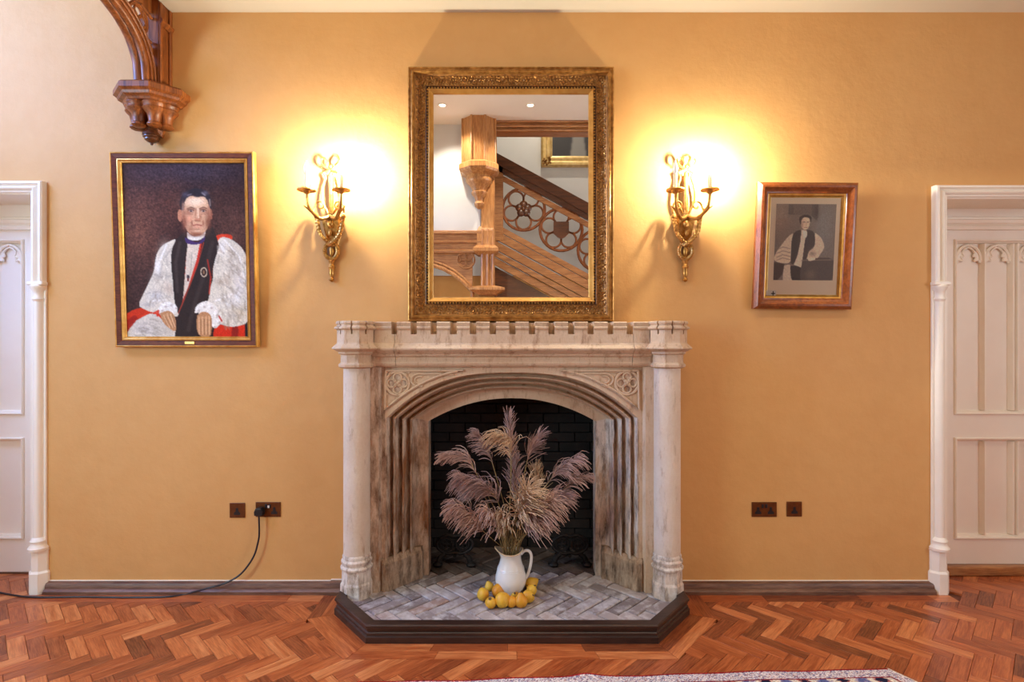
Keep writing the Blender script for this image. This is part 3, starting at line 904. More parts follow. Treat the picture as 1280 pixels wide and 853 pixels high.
# corner turrets on round columns
for s in (-1, 1):
    cx, cp = s*0.868, 0.150
    c0 = (cx, -cp, 0)
    mb = MB(); mb.lathe([(0.0725, HT+0.20), (0.0725, ZF-0.002)], c0, 32)
    sh = mb.build('column', M['stone_shaft'], fp, smooth=True)
    tag(sh, 'round stone column shaft')
    mb = MB(); mb.octa([(0.082, HT), (0.082, HT+0.075), (0.076, HT+0.088), (0.074, HT+0.15), (0.076, HT+0.155)], c0)
    mb.build('column_base', M['stone_base'], sh)
    mb = MB(); mb.lathe([(0.074, HT+0.15), (0.086, HT+0.158), (0.088, HT+0.168), (0.078, HT+0.178), (0.078, HT+0.186), (0.084, HT+0.194), (0.084, HT+0.204), (0.076, HT+0.214), (0.078, HT+0.228), (0.0725, HT+0.238)], c0, 32)
    mb.build('base_ring', M['stone_base'], sh, smooth=True)
    mb = MB(); mb.octa([(0.074, ZF-0.004), (0.090, ZF+0.004), (0.092, ZF+0.016), (0.080, ZF+0.028), (0.080, ZF+0.070), (0.092, ZF+0.078), (0.092, ZF+0.086), (0.112, ZF+0.098), (0.124, ZF+0.104), (0.124, ZF+0.110), (0.100, ZF+0.134), (0.098, ZF+0.142), (0.098, 1.508)], c0)
    mb.build('capital', ST, sh)
    # octagonal battlements: one merlon per corner of the octagon, split at mid-face
    k = 1/math.cos(PI/8)
    for q in range(8):
        a = PI/8 + q*PI/4
        if math.sin(a) > 0.5: continue
        mb = MB()
        def ringpts(r, z):
            gap = 0.0045
            pm = Vector((math.cos(a), math.sin(a)))*r*k
            out = []
            for dq in (-1, 1):
                an = a + dq*PI/4; pn = Vector((math.cos(an), math.sin(an)))*r*k
                mid = (pm+pn)/2; dirv = (pm-pn).normalized()
                out.append(mid + dirv*gap)
            inner = [o_*0.55 for o_ in out]
            pts2 = [inner[0], out[0], pm, out[1], inner[1]]
            return [(c0[0]+p_.x, c0[1]+p_.y, z) for p_ in pts2]
        mb.rings([ringpts(r, z) for r, z in ((0.098, 1.508), (0.098, 1.530), (0.112, 1.538), (0.112, 1.545), (0.098, 1.555), (0.098, 1.560), (0.104, 1.566), (0.104, 1.574), (0.098, 1.580))])
        mb.build('turret_merlon', ST, sh)
    mb = MB(); mb.octa([(0.055, 1.5), (0.055, 1.575)], c0); mb.build('turret_core', ST, sh)
    # square return linking turret and frieze, and the block behind
    xa, xb = sorted((s*0.770, s*0.835))
    mb = MB()
    rp = [(0.0, ZF), (-0.128, ZF), (-0.142, ZF+0.010), (-0.146, ZF+0.022), (-0.140, ZF+0.034), (-0.138, ZF+0.066), (-0.156, ZF+0.078), (-0.178, ZF+0.092), (-0.198, ZF+0.104), (-0.176, ZF+0.130), (-0.168, ZF+0.138), (-0.168, 1.532), (-0.178, 1.538), (-0.180, 1.546), (-0.168, 1.553), (-0.174, 1.566), (-0.166, 1.579), (0.0, 1.579)]
    mb.rings([[(x, y, z) for y, z in rp] for x in (xa, xb)])
    mb.build('turret_return', ST, fp, smooth=True, angle=22)
    xa, xb = sorted((s*0.80, s*0.955))
    MB().box(xa, xb, -0.10, 0.0, HT-0.05, ZF).build('back_pilaster', ST, fp)
    xa, xb = sorted((s*0.83, s*0.962))
    MB().box(xa, xb, -0.13, 0.0, ZF, ZF+0.09).build('back_return', ST, fp)
    MB().box(min(s*0.83, s*0.995), max(s*0.83, s*0.995), -0.13, 0.0, ZF+0.09, ZF+0.118).build('back_return', ST, fp, bevel=0.008)
    MB().box(xa, xb, -0.13, 0.0, ZF+0.118, 1.576).build('back_return', ST, fp)

# ------------------------------------------------------------------ firebox
fb = root('firebox', (0, 0.2, 0.0), 'soot blackened brick firebox inside the stone surround', 'firebox')
FX, FY, FZ = 0.57, 0.58, 1.35
mb = MB()
mb.box(-FX-0.13, FX+0.13, FY, FY+0.06, 0, FZ).box(-FX-0.13, -FX-0.06, 0.20, FY, 0, FZ).box(FX+0.06, FX+0.13, 0.20, FY, 0, FZ).box(-FX-0.13, FX+0.13, 0.10, FY+0.06, FZ, FZ+0.06)
mb.build('sooty_backing', M['soot'], fb)
bl, bh = 0.215, 0.066
mb = MB(); mb.box(-bl/2+.004, bl/2-.004, -0.03, 0.03, -bh/2+.004, bh/2-.004)
proto = mb.build('brick', M['sooty_brick'], fb, local=True); bme = proto.data
def fbrick(me, M_):
    o = place(me, 'brick', fb, Matrix.Translation(-ORG['firebox']) @ M_)
for r in range(17):
    z = HT + bh/2 + r*bh
    if z > 1.14: break
    offs = (r % 2)*bl/2
    for k in range(-5, 5):
        x = k*bl + offs
        if abs(x) > FX+0.13: continue
        fbrick(bme, Matrix.Translation((x, FY-0.005+random.uniform(-.003,.003), z)))
    for s in (-1, 1):
        for k in range(2):
            y = 0.29 + k*bl + (r % 2)*bl/2 - 0.05
            if y > FY - 0.05: continue
            fbrick(bme, Matrix.Translation((s*(FX+0.035+random.uniform(-.003,.003)), y, z)) @ Matrix.Rotation(PI/2, 4, 'Z'))
proto.matrix_local = Matrix.Translation(-ORG['firebox']) @ Matrix.Translation((0, FY-0.005, HT + bh/2 + 16*bh))

# ------------------------------------------------------------------ hearth of herringbone bricks
he = root('hearth', (0, -0.2, 0), 'worn grey brick hearth laid in herringbone inside the dark fender', 'hearth')
inner = offset_line(FEND, -0.06)
hp_ = [(-0.58, -0.575), (-0.58, -0.2), (-0.68, -0.2), (-0.68, 0.0)] + [(x, p) for x, p in inner[0:1]] + inner[1:5] + [inner[5], (0.68, 0.0), (0.68, -0.2), (0.58, -0.2), (0.58, -0.575)]
mb = MB(); mb.prism([(x, -p) for x, p in hp_], 0.0, HT-0.013, 'z'); mb.build('mortar_bed', M['mortar'], he)
HBL, HBW = 0.232, 0.074
bricks = []
def inside_poly(pt, poly):
    x, y = pt; c = False
    for i in range(len(poly)):
        (x0, y0), (x1, y1) = poly[i], poly[i-1]
        if (y0 > y) != (y1 > y) and x < (x1-x0)*(y-y0)/(y1-y0)+x0: c = not c
    return c
hb_me = {}
for j in range(-8, 8):
    for k in range(-30, 31):
        for v in (0, 1):
            ox, oy = j*(HBL+HBW), j*(HBW-HBL)
            if v == 0: a0, b0, da, db = k*HBW+ox, k*HBW+oy, HBL, HBW
            else: a0, b0, da, db = k*HBW+HBL+ox, (k+1)*HBW-HBL+oy, HBW, HBL
            ca, cb = a0+da/2, b0+db/2
            X, pp = (ca+cb)/r2+0.02, -(cb-ca)/r2+0.05
            if abs(X) > 1.1 or not (-0.75 < pp < 0.7): continue
            ang = PI/4 if v == 0 else -PI/4
            cs, sn = math.cos(ang), math.sin(ang)
            rect = [(X+u*cs-w_*sn, pp+u*sn+w_*cs) for u, w_ in ((-HBL/2,-HBW/2),(HBL/2,-HBW/2),(HBL/2,HBW/2),(-HBL/2,HBW/2))]
            poly = rect; whole = True
            # clip to the hearth outline (front part is convex; the firebox floor is a strip)
            lims = [(0, 1, -0.57)]
            ii = inner
            for i in range(1, 4):
                (x0, y0), (x1, y1) = ii[i], ii[i+1]
                l = math.hypot(x1-x0, y1-y0); a_, b_ = (y1-y0)/l, -(x1-x0)/l
                lims.append((a_, b_, a_*x0+b_*y0))
            lims += [(1, 0, -0.895 if pp > -0.02 else (-0.66 if pp > -0.16 else -0.575)), (-1, 0, -0.895 if pp > -0.02 else (-0.66 if pp > -0.16 else -0.575))]
            for L_ in lims:
                q = clip_half(poly, *L_)
                if len(q) != len(poly) or any(math.dist(q[i], poly[i]) > 1e-6 for i in range(len(q))): whole = False
                poly = q
                if len(poly) < 3: break
            if len(poly) < 3 or parea(poly) < 0.0003: continue
            wa = -PI/4 if v == 0 else PI/4
            dz = random.uniform(-0.003, 0.002)
            tilt = Matrix.Rotation(random.uniform(-.008, .008), 4, 'X') @ Matrix.Rotation(random.uniform(-.005, .005), 4, 'Y')
            Mx = Matrix.Translation(-ORG['hearth']) @ Matrix.Translation((X, -pp, dz)) @ Matrix.Rotation(wa + random.uniform(-.012, .012), 4, 'Z') @ tilt
            if whole:
                hm = M['hearth_brick_sooty'] if pp < -0.10 else M['hearth_brick']
                if hm.name not in hb_me:
                    mb = MB(); a, b, e = HBL/2-0.0036, HBW/2-0.0036, 0.005
                    mb.rings([[(-a,-b,HT-0.03),(a,-b,HT-0.03),(a,b,HT-0.03),(-a,b,HT-0.03)], [(-a,-b,HT-e),(a,-b,HT-e),(a,b,HT-e),(-a,b,HT-e)], [(-a+e,-b+e,HT),(a-e,-b+e,HT),(a-e,b-e,HT),(-a+e,b-e,HT)]])
                    o = mb.build('hearth_brick', hm, he, local=True); hb_me[hm.name] = o.data; o.matrix_local = Mx
                else: place(hb_me[hm.name], 'hearth_brick', he, Mx)
            else:
                R = Matrix.Rotation(-wa, 2)
                loc = [R @ Vector((x-X, -p_+pp)) for x, p_ in shrink(poly, 0.0055)]
                o = MB().prism([(q.x, q.y) for q in loc], HT-0.03, HT, 'z').build('hearth_brick', M['hearth_brick_sooty'] if pp < -0.10 else M['hearth_brick'], he, local=True)
                o.matrix_local = Mx

# ------------------------------------------------------------------ dark wooden fender
fe = root('hearth_fender', (0, -0.3, 0), 'dark stained moulded wooden fender around the brick hearth', 'fender')
fprof = [(0.0, 0.0), (0.0, 0.030), (-0.008, 0.034), (-0.008, 0.046), (-0.014, 0.052), (-0.010, 0.058), (-0.008, 0.070), (-0.002, 0.074), (-0.002, 0.084), (-0.008, 0.088), (-0.056, 0.088), (-0.060, 0.084), (-0.060, 0.0)]
for i in range(len(FEND)-1):
    mb = MB(); rws = []
    for e in (i, i+1):
        rws.append([(offset_line(FEND, d)[e][0], -offset_line(FEND, d)[e][1], z) for d, z in fprof])
    mb.rings(rws); mb.build('fender_rail', M['fender'], fe, smooth=True, angle=22)

# ------------------------------------------------------------------ andirons
def andiron(cx, label):
    cy, z0 = 0.245, HT
    r_ = root('andiron', (cx, cy, z0), label, 'andiron', 'pair of cast iron firedogs')
    mb = MB()
    # kidney-shaped outline, dipping between two roundels
    pts = []
    for k in range(40):
        a = 2*PI*k/40
        pts.append((cx + 0.105*math.cos(a)*(1+0.08*math.cos(2*a)), cy, z0 + 0.135 + 0.066*math.sin(a) - 0.016*math.exp(-(math.cos(a)/0.25)**2)*(1 if math.sin(a) > 0 else -1)))
    mb.tube(pts + [pts[0]], 0.011, 8)
    mb.build('scroll_frame', M['iron'], r_, smooth=True)
    for s in (-1, 1):
        x = cx + s*0.050
        mb = MB(); mb.ring((x, cy, z0+0.137), 0.040, 0.008, 20, 6); ro = mb.build('roundel', M['iron'], r_, smooth=True)
        for q in range(4):
            a = q*PI/2 + PI/4
            mb = MB(); mb.ring((x+0.018*math.cos(a), cy, z0+0.137+0.018*math.sin(a)), 0.013, 0.0045, 12, 5); mb.build('lobe', M['iron'], ro, smooth=True)
        mb = MB()
        mb.tube(spline([(cx+s*0.06, cy, z0+0.075), (cx+s*0.088, cy-0.005, z0+0.055), (cx+s*0.098, cy-0.012, z0+0.03), (cx+s*0.105, cy-0.02, z0+0.014)], 4), [0.016]*4+[0.018]*5+[0.024]*4, 8)
        lg = mb.build('leg', M['iron'], r_, smooth=True)
        mb = MB(); mb.ball((cx+s*0.105, cy-0.022, z0+0.017), 0.032, 0.028, 0.017); mb.build('paw_foot', M['iron'], lg, smooth=True)
    mb = MB(); mb.tube([(cx, cy, z0+0.06), (cx, cy+0.10, z0+0.06), (cx, cy+0.24, z0+0.06)], 0.012, 6); mb.tube([(cx, cy+0.24, z0+0.065), (cx, cy+0.245, z0+0.0)], 0.012, 6)
    mb.build('billet_bar', M['iron'], r_)
andiron(-0.362, 'black cast iron andiron with paired roundels left of the jug')
andiron(0.366, 'black cast iron andiron with paired roundels right of the jug')
# ------------------------------------------------------------------ oak wall post, arch and corbel
CX, CPZ = -2.085, 2.916           # centre on the wall, top of the corbel plate
ar = root('arched_beam', (CX, -0.05, 2.6), 'varnished oak arched beam with pierced spandrel on a carved corbel', 'beam')
OAK = M['oak']
xr, xl = -2.02, -2.10
# wall post: panelled face towards the room
mb = MB(); mb.box(-2.115, -2.004, -0.105, -0.0, CPZ, ZC+0.06); po = mb.build('wall_post', OAK, ar, bevel=0.004)
MB().box(-2.006, -1.990, -0.022, 0.0, CPZ, ZC-0.002).build('post_edge', OAK, po, bevel=0.004)
MB().box(-2.006, -1.992, -0.105, -0.086, CPZ, ZC-0.002).build('post_edge', OAK, po, bevel=0.004)
mb = MB(); mb.rings([[(-2.004, y0, z), (-1.996, y0, z), (-1.982, y0, z+0.02), (-1.982, y0, z+0.03), (-2.004, y0, z+0.05)] for y0 in (-0.107, 0.0) for z in (3.27,)][:2])
mb.build('post_capital', OAK, po)
# the arch rib: roll-moulded, springing from the plate
soff = spline([(0.187, CPZ), (0.192, 2.965), (0.202, 3.02), (0.249, 3.10), (0.32, 3.156), (0.40, 3.19), (0.52, 3.225), (0.75, 3.26), (1.24, 3.28)][0:9] and [Vector((a, b, 0)) for a, b in [(0.187, CPZ), (0.192, 2.965), (0.202, 3.02), (0.249, 3.10), (0.32, 3.156), (0.40, 3.19), (0.52, 3.225), (0.75, 3.26), (1.24, 3.28)]], 5)
def rib(x0, x1, d0, d1, name, parent, r=None):
    """band of the arch between offsets d0 and d1 inside the soffit curve"""
    rs = []
    for i, q in enumerate(soff):
        t = (soff[min(i+1, len(soff)-1)] - soff[max(i-1, 0)]).normalized()
        n = Vector((-t.y, t.x, 0))               # to the inside (towards wall / up)
        a, b = q + n*d0, q + n*d1
        m_ = (a+b)/2
        if r is None:
            rs.append([(x0, -a.x, a.y), (x1, -a.x, a.y), (x1, -b.x, b.y), (x0, -b.x, b.y)])
        else:
            xm = (x0+x1)/2; hw = (x1-x0)/2
            rs.append([(xm+hw*math.cos(k*PI/6), -(m_.x+n.x*(d1-d0)/2*math.sin(k*PI/6)), m_.y+n.y*(d1-d0)/2*math.sin(k*PI/6)) for k in range(12)])
    mb = MB(); mb.rings(rs)
    return mb.build(name, OAK, parent, smooth=True, angle=35)
rb = rib(xl+0.004, xr-0.004, 0.012, 0.074, 'arch_rib', ar)
rib(xl, xl+0.05, -0.002, 0.030, 'roll', rb, 1)
rib(xr-0.036, xr+0.004, 0.0, 0.032, 'roll', rb, 1)
rib(xr-0.012, xr+0.006, 0.040, 0.058, 'roll', rb, 1)
rib(xr-0.014, xr+0.010, 0.064, 0.080, 'roll', rb, 1)
# spandrel tracery between rib and post (a pierced quatrefoil and foliage), and the beam above
sp = MB(); sp.box(-2.075, -2.045, -1.24, -0.10, 3.33, ZC+0.06); sb = sp.build('beam', OAK, ar)
for cy, cz, R in ((-0.222, 3.235, 0.072), (-0.140, 3.115, 0.026), (-0.40, 3.30, 0.045)):
    mb = MB(); mb.ring((-2.045, cy, cz), R, 0.011, 22, 6, 'x'); tr_ = mb.build('tracery_ring', OAK, ar, smooth=True)
    for q in range(4):
        a = q*PI/2
        mb = MB(); mb.ring((-2.045, cy+R*.48*math.cos(a), cz+R*.48*math.sin(a)), R*.40, 0.007, 14, 6, 'x'); mb.build('foil', OAK, tr_, smooth=True)
mb = MB()
for pts in ([(-0.108, 3.02), (-0.135, 3.06), (-0.118, 3.10)], [(-0.112, 3.16), (-0.145, 3.165), (-0.165, 3.19)], [(-0.11, 3.30), (-0.15, 3.31), (-0.2, 3.325)]):
    mb.tube(spline([(-2.045, a, b) for a, b in pts], 5), 0.010, 6)
mb.build('tracery_foliage', OAK, ar, smooth=True)
# corbel: octagonal plate, clustered rolls and pendant drop
co = root('carved_corbel', (CX, -0.1, 2.6), 'carved oak corbel with octagonal plate and pendant under the arched beam', 'corbel')
def half_oct(mb, prof, cx=CX, cy=0.0):
    k = 1/math.cos(PI/8)
    rs = []
    for r, z in prof:
        row = [(cx + r, 0.0, z)] + [(cx + r*k*math.cos(a), cy - r*k*math.sin(a), z) for a in [PI/8 + q*PI/4 for q in range(4)]] + [(cx - r, 0.0, z)]
        rs.append(row)
    mb.rings(rs); return mb
z = CPZ
half_oct(MB(), [(0.186, z), (0.198, z-0.012), (0.198, z-0.040), (0.182, z-0.052), (0.176, z-0.066), (0.158, z-0.076), (0.150, z-0.088)]).build('corbel_plate', OAK, co)
def roll_cluster(mb, R, r, z0, z1, prof):
    for a in (0.15, PI/3.2, PI/2+0.0, PI-PI/3.2, PI-0.15):
        cx_, cy_ = CX + R*math.cos(a), -R*math.sin(a)
        mb.lathe([(q*r, zz) for q, zz in prof], (cx_, cy_ if cy_ < -0.01 else -0.03, 0), 14)
for a in (0.3, PI/3.0, PI*2/3.0, PI-0.3):
    cx_, cy_ = CX + 0.088*math.cos(a), -0.02-0.075*math.sin(a)
    mb = MB(); mb.lathe([(0.062, z-0.086), (0.066, z-0.098), (0.060, z-0.108), (0.058, z-0.116), (0.062, z-0.124), (0.054, z-0.136), (0.040, z-0.150), (0.033, z-0.175), (0.031, z-0.196), (0.038, z-0.206), (0.039, z-0.214), (0.030, z-0.222), (0.012, z-0.226)], (cx_, cy_, 0), 16)
    mb.build('corbel_shaft', OAK, co, smooth=True)
mb = MB(); half_oct(mb, [(0.085, z-0.088), (0.075, z-0.15), (0.055, z-0.20), (0.045, z-0.245), (0.042, z-0.255)]); mb.build('corbel_core', OAK, co)
mb = MB(); mb.lathe([(0.030, z-0.215), (0.034, z-0.235), (0.046, z-0.250), (0.048, z-0.258), (0.042, z-0.262), (0.044, z-0.270), (0.036, z-0.276), (0.036, z-0.284), (0.026, z-0.292), (0.010, z-0.300), (0.006, z-0.312)], (CX, -0.045, 0), 16)
mb.build('pendant', M['oak_dark'], co, smooth=True)

# ------------------------------------------------------------------ gilt mirror standing on the mantel
MW, MH, MTILT = 1.186, 1.465, 0.0
mz0 = 1.5825
mir = root('gilt_mirror', (-0.006, -0.006, mz0), 'large ornate gilt framed mirror standing on the stone mantel', 'mirror')
ORG[mir.name] = Vector((0, 0, 0))
def mloc(mb): return mb.xform(Matrix.Translation((0, 0, MH/2)))
mb = MB(); mb.frame(MW, MH, [(0.0, 0.0), (0.0, 0.058), (0.003, 0.066), (0.008, 0.068), (0.011, 0.062), (0.016, 0.062), (0.024, 0.068), (0.031, 0.067), (0.035, 0.060), (0.037, 0.050), (0.037, 0.0)])
mloc(mb).build('outer_band', M['gilt'], mir, smooth=True, angle=25, local=True)
mb = MB(); mb.frame(MW-0.074, MH-0.074, [(0.0, 0.0), (0.0, 0.050), (0.006, 0.042), (0.020, 0.031), (0.040, 0.026), (0.056, 0.029), (0.063, 0.035), (0.063, 0.0)])
mloc(mb).build('cove', M['gilt_dark'], mir, smooth=True, angle=30, local=True)
mb = MB(); mb.frame(MW-0.2, MH-0.2, [(0.0, 0.0), (0.0, 0.037), (0.002, 0.038), (0.003, 0.027), (0.015, 0.027), (0.015, 0.0)])
mloc(mb).build('bead_channel', M['oak_dark'], mir, local=True)
mb = MB(); mb.frame(MW-0.23, MH-0.23, [(0.0, 0.0), (0.0, 0.036), (0.004, 0.038), (0.024, 0.030), (0.028, 0.020), (0.028, 0.0)])
mloc(mb).build('sight_edge', M['gilt_plain'], mir, smooth=True, angle=25, local=True)
# bead row and leaf ornament
mb = MB()
def along(W, H, step):
    out = []
    nx, nz = round(W/step), round(H/step)
    for k in range(nx):
        x = -W/2 + W*(k+.5)/nx; out += [(x, -H/2, 0), (x, H/2, 0)]
    for k in range(nz):
        zz = -H/2 + H*(k+.5)/nz; out += [(-W/2, zz, 1), (W/2, zz, 1)]
    return out
for x, zz, v in along(MW-0.218, MH-0.218, 0.0175):
    mb.ball((x, -0.031, zz), 0.0066, 0.0066, 0.0066, 6, 3)
o = mloc(mb).build('bead_row', M['gilt_plain'], mir, smooth=True, local=True); o['kind'] = 'stuff'
mb = MB()
for ins, step, ht in ((0.049, 0.018, 0.038), (0.062, 0.017, 0.030), (0.075, 0.017, 0.027), (0.088, 0.017, 0.028), (0.0135, 0.011, 0.061)):
    for x, zz, v in along(MW-2*ins, MH-2*ins, step):
        s_ = 0.0045 + random.random()*0.003
        if ins < 0.03: s_ = 0.0035
        b0 = len(mb.v)
        mb.ball((0, 0, 0), s_*1.5, s_*0.8, s_*0.8, 6, 3)
        mb.xform(Matrix.Translation((x+random.uniform(-.004,.004), -ht, zz+random.uniform(-.004,.004))) @ Matrix.Rotation(random.uniform(0, PI), 4, 'Y'), b0)
o = mloc(mb).build('leaf_ornament', M['gilt'], mir, smooth=True, local=True); o['kind'] = 'stuff'
mb = MB(); mb.box(-MW/2+0.13, MW/2-0.13, -0.020, -0.014, 0.13, MH-0.13); mb.build('glass', M['mirror'], mir, local=True)
mb = MB(); mb.box(-MW/2+0.02, MW/2-0.02, -0.012, 0.004, 0.02, MH-0.02); mb.build('backboard', M['oak_dark'], mir, local=True)
mir.rotation_euler = (MTILT, 0, 0)
M_N = Vector((0, -math.cos(MTILT), -math.sin(MTILT)))
M_0 = Vector(mir.location) + Matrix.Rotation(MTILT, 3, 'X') @ Vector((0, -0.020, 0.7))
def RF(px, py, W):
    """real point at distance W from the chimney wall that the camera sees in the mirror at pixel (px, py)"""
    o_ = Vector((0, -D, CZ)); d_ = (P(px, py, 0) - o_).normalized()
    t = (M_0 - o_).dot(M_N) / d_.dot(M_N); h = o_ + d_*t
    r_ = d_ - M_N*2*d_.dot(M_N)
    k = (-W - h.y)/r_.y
    return h + r_*k

# ------------------------------------------------------------------ wall sconces
def sconce(cx, label):
    p0 = 0.0
    r_ = root('wall_sconce', (cx, 0, 2.1), label, 'wall light', 'gilt twin candle sconces')
    OR = M['ormolu']
    zc = 2.314                     # cup height
    pc = 0.15                      # cups stand off the wall
    y = -0.03
    Z = lambda py, p=0.03: ZP(py, p)
    # torch-shaped back stem, flaring lyre sides
    mb = MB(); mb.lathe([(0.013, Z(268)), (0.016, Z(262)), (0.014, Z(240)), (0.018, Z(222)), (0.010, Z(216))], (cx, y, 0), 10); bk = mb.build('back_stem', OR, r_, smooth=True)
    for s in (-1, 1):
        mb = MB()
        mb.tube(spline([(cx+s*0.012, y, Z(268)), (cx+s*0.038, y, Z(258)), (cx+s*0.052, y, Z(246)), (cx+s*0.044, y, Z(232)), (cx+s*0.032, y, Z(222)), (cx+s*0.040, y, Z(216)), (cx+s*0.006, y, Z(213))], 5), 0.0065, 6)
        mb.build('lyre_side', OR, r_, smooth=True)
        # ribbon bow loops
        mb = MB()
        mb.tube(spline([(cx, y-0.01, Z(212)), (cx+s*0.020, y-0.012, Z(211)), (cx+s*0.048, y-0.012, Z(206)), (cx+s*0.050, y-0.01, Z(200)), (cx+s*0.030, y-0.01, Z(198.5)), (cx+s*0.014, y-0.012, Z(204)), (cx+s*0.02, y-0.01, Z(209))], 5), 0.0065, 6)
        mb.build('ribbon_loop', OR, r_, smooth=True)
        # S-scroll
        mb = MB()
        sp_ = [(cx+s*(0.052+0.030*math.cos(a)*(1-a/9)), y-0.03, Z(259)+0.030*math.sin(a)*(1-a/9)) for a in [0.5*k for k in range(14)]]
        mb.tube([(cx+s*0.09, y-0.05, Z(268))] + sp_, 0.0055, 6)
        mb.build('scroll', OR, r_, smooth=True)
        # arm sweeping out to the cup
        ax = cx + s*0.097
        mb = MB()
        mb.tube(spline([(cx, -0.05, Z(270.5, .05)), (cx+s*0.045, -0.085, Z(273, .09)), (cx+s*0.080, -0.125, Z(264, .12)), (ax-s*0.004, -0.148, Z(254, .15)), (ax, -pc, zc-0.012)], 6), [0.011]*7+[0.010]*8+[0.008]*10, 8)
        mb.tube(spline([(cx+s*0.070, -0.11, Z(268, .11)), (cx+s*0.095, -0.13, Z(262, .12)), (cx+s*0.118, -0.14, Z(257, .14))], 4), [0.008, 0.008, 0.007, 0.007, 0.006, 0.005, 0.004, 0.003, 0.002], 6)
        am = mb.build('arm', OR, r_, smooth=True)
        mb = MB(); mb.lathe([(0.008, zc-0.022), (0.016, zc-0.014), (0.020, zc-0.004), (0.034, zc+0.002), (0.048, zc+0.004), (0.052, zc-0.002), (0.050, zc+0.006), (0.030, zc+0.008), (0.014, zc+0.010)], (ax, -pc, 0), 16)
        mb.build('drip_pan', OR, am, smooth=True)
        mb = MB(); mb.lathe([(0.0115, zc+0.006), (0.0115, zc+0.088), (0.009, zc+0.090)], (ax, -pc, 0), 12); mb.build('candle_tube', M['candle'], am, smooth=True)
        mb = MB(); mb.lathe([(0.006, zc+0.090), (0.012, zc+0.100), (0.0165, zc+0.118), (0.015, zc+0.134), (0.008, zc+0.152), (0.002, zc+0.166)], (ax, -pc, 0), 10)
        bb = mb.build('bulb', M['bulb'] if s > 0 else M['bulb_off'], am, smooth=True)
    mb = MB(); mb.ball((cx, y-0.012, Z(209)), 0.012, 0.010, 0.012); mb.build('bow_knot', OR, r_, smooth=True)
    # mask bracket, tapering, flanked by leafy festoons that cross into the wreath
    mb = MB()
    mb.rings([[(cx-a, 0, zz), (cx-a*.8, -d, zz), (cx+a*.8, -d, zz), (cx+a, 0, zz)] for a, d, zz in ((0.022, 0.024, Z(303)), (0.042, 0.034, Z(292)), (0.054, 0.040, Z(282)), (0.060, 0.046, Z(274)), (0.064, 0.046, Z(271)))])
    mb.build('bracket', OR, r_, smooth=True, angle=50)
    for s in (-1, 1):
        fpts = spline([(cx+s*0.074, -0.046, Z(273)), (cx+s*0.068, -0.050, Z(283)), (cx+s*0.056, -0.050, Z(293)), (cx+s*0.030, -0.046, Z(300)), (cx+s*0.006, -0.040-0.006*s, Z(304)), (cx-s*0.014, -0.030, Z(307))], 5)
        mb = MB(); mb.tube(fpts, 0.0115, 8)
        fe_ = mb.build('festoon', OR, r_, smooth=True)
        mb = MB()
        for k in range(0, len(fpts), 2):
            q = fpts[k]
            mb.ball((q.x-0.006, q.y-0.006, q.z+0.004), 0.0085, 0.007, 0.0085, 6, 3); mb.ball((q.x+0.006, q.y-0.006, q.z-0.003), 0.0085, 0.007, 0.0085, 6, 3)
        o = mb.build('leaves', OR, fe_, smooth=True); o['kind'] = 'stuff'
        mb = MB(); mb.ball((cx+s*0.076, -0.048, Z(272)), 0.017, 0.015, 0.014); mb.build('volute', OR, r_, smooth=True)
    mb = MB(); mb.ball((cx, -0.048, Z(281)), 0.022, 0.016, 0.024); mb.ball((cx, -0.046, Z(292)), 0.012, 0.012, 0.020); mb.ball((cx, -0.062, Z(284)), 0.007, 0.008, 0.011)
    mb.build('mask', OR, r_, smooth=True)
    # wreath and tassel
    mb = MB(); mb.ring((cx, -0.022, Z(313.5)), 0.041, 0.0125, 28, 8, 'y', 0.92, 1.15); wr = mb.build('wreath', OR, r_, smooth=True)
    mb = MB()
    for k in range(22):
        a = 2*PI*k/22
        mb.ball((cx+0.040*math.cos(a), -0.032, Z(313.5)+0.049*math.sin(a)), 0.0095, 0.007, 0.0095, 6, 3)
    o = mb.build('berry_cluster', OR, wr, smooth=True); o['kind'] = 'stuff'
    mb = MB(); mb.lathe([(0.004, Z(322)), (0.014, Z(317)), (0.015, Z(312)), (0.004, Z(305))], (cx, -0.018, 0), 10); mb.build('wreath_drop', OR, wr, smooth=True)
    mb = MB(); mb.lathe([(0.004, Z(352.5)), (0.017, Z(350)), (0.009, Z(346.5)), (0.016, Z(342)), (0.013, Z(338)), (0.021, Z(334)), (0.013, Z(330)), (0.020, Z(326)), (0.013, Z(322))], (cx, -0.018, 0), 10); mb.build('tassel', OR, r_, smooth=True)
    return r_
sconce(-1.052, 'gilt bronze candle sconce with one lit bulb beside the large portrait')
sconce(1.010, 'gilt bronze candle sconce with one lit bulb beside the small framed print')

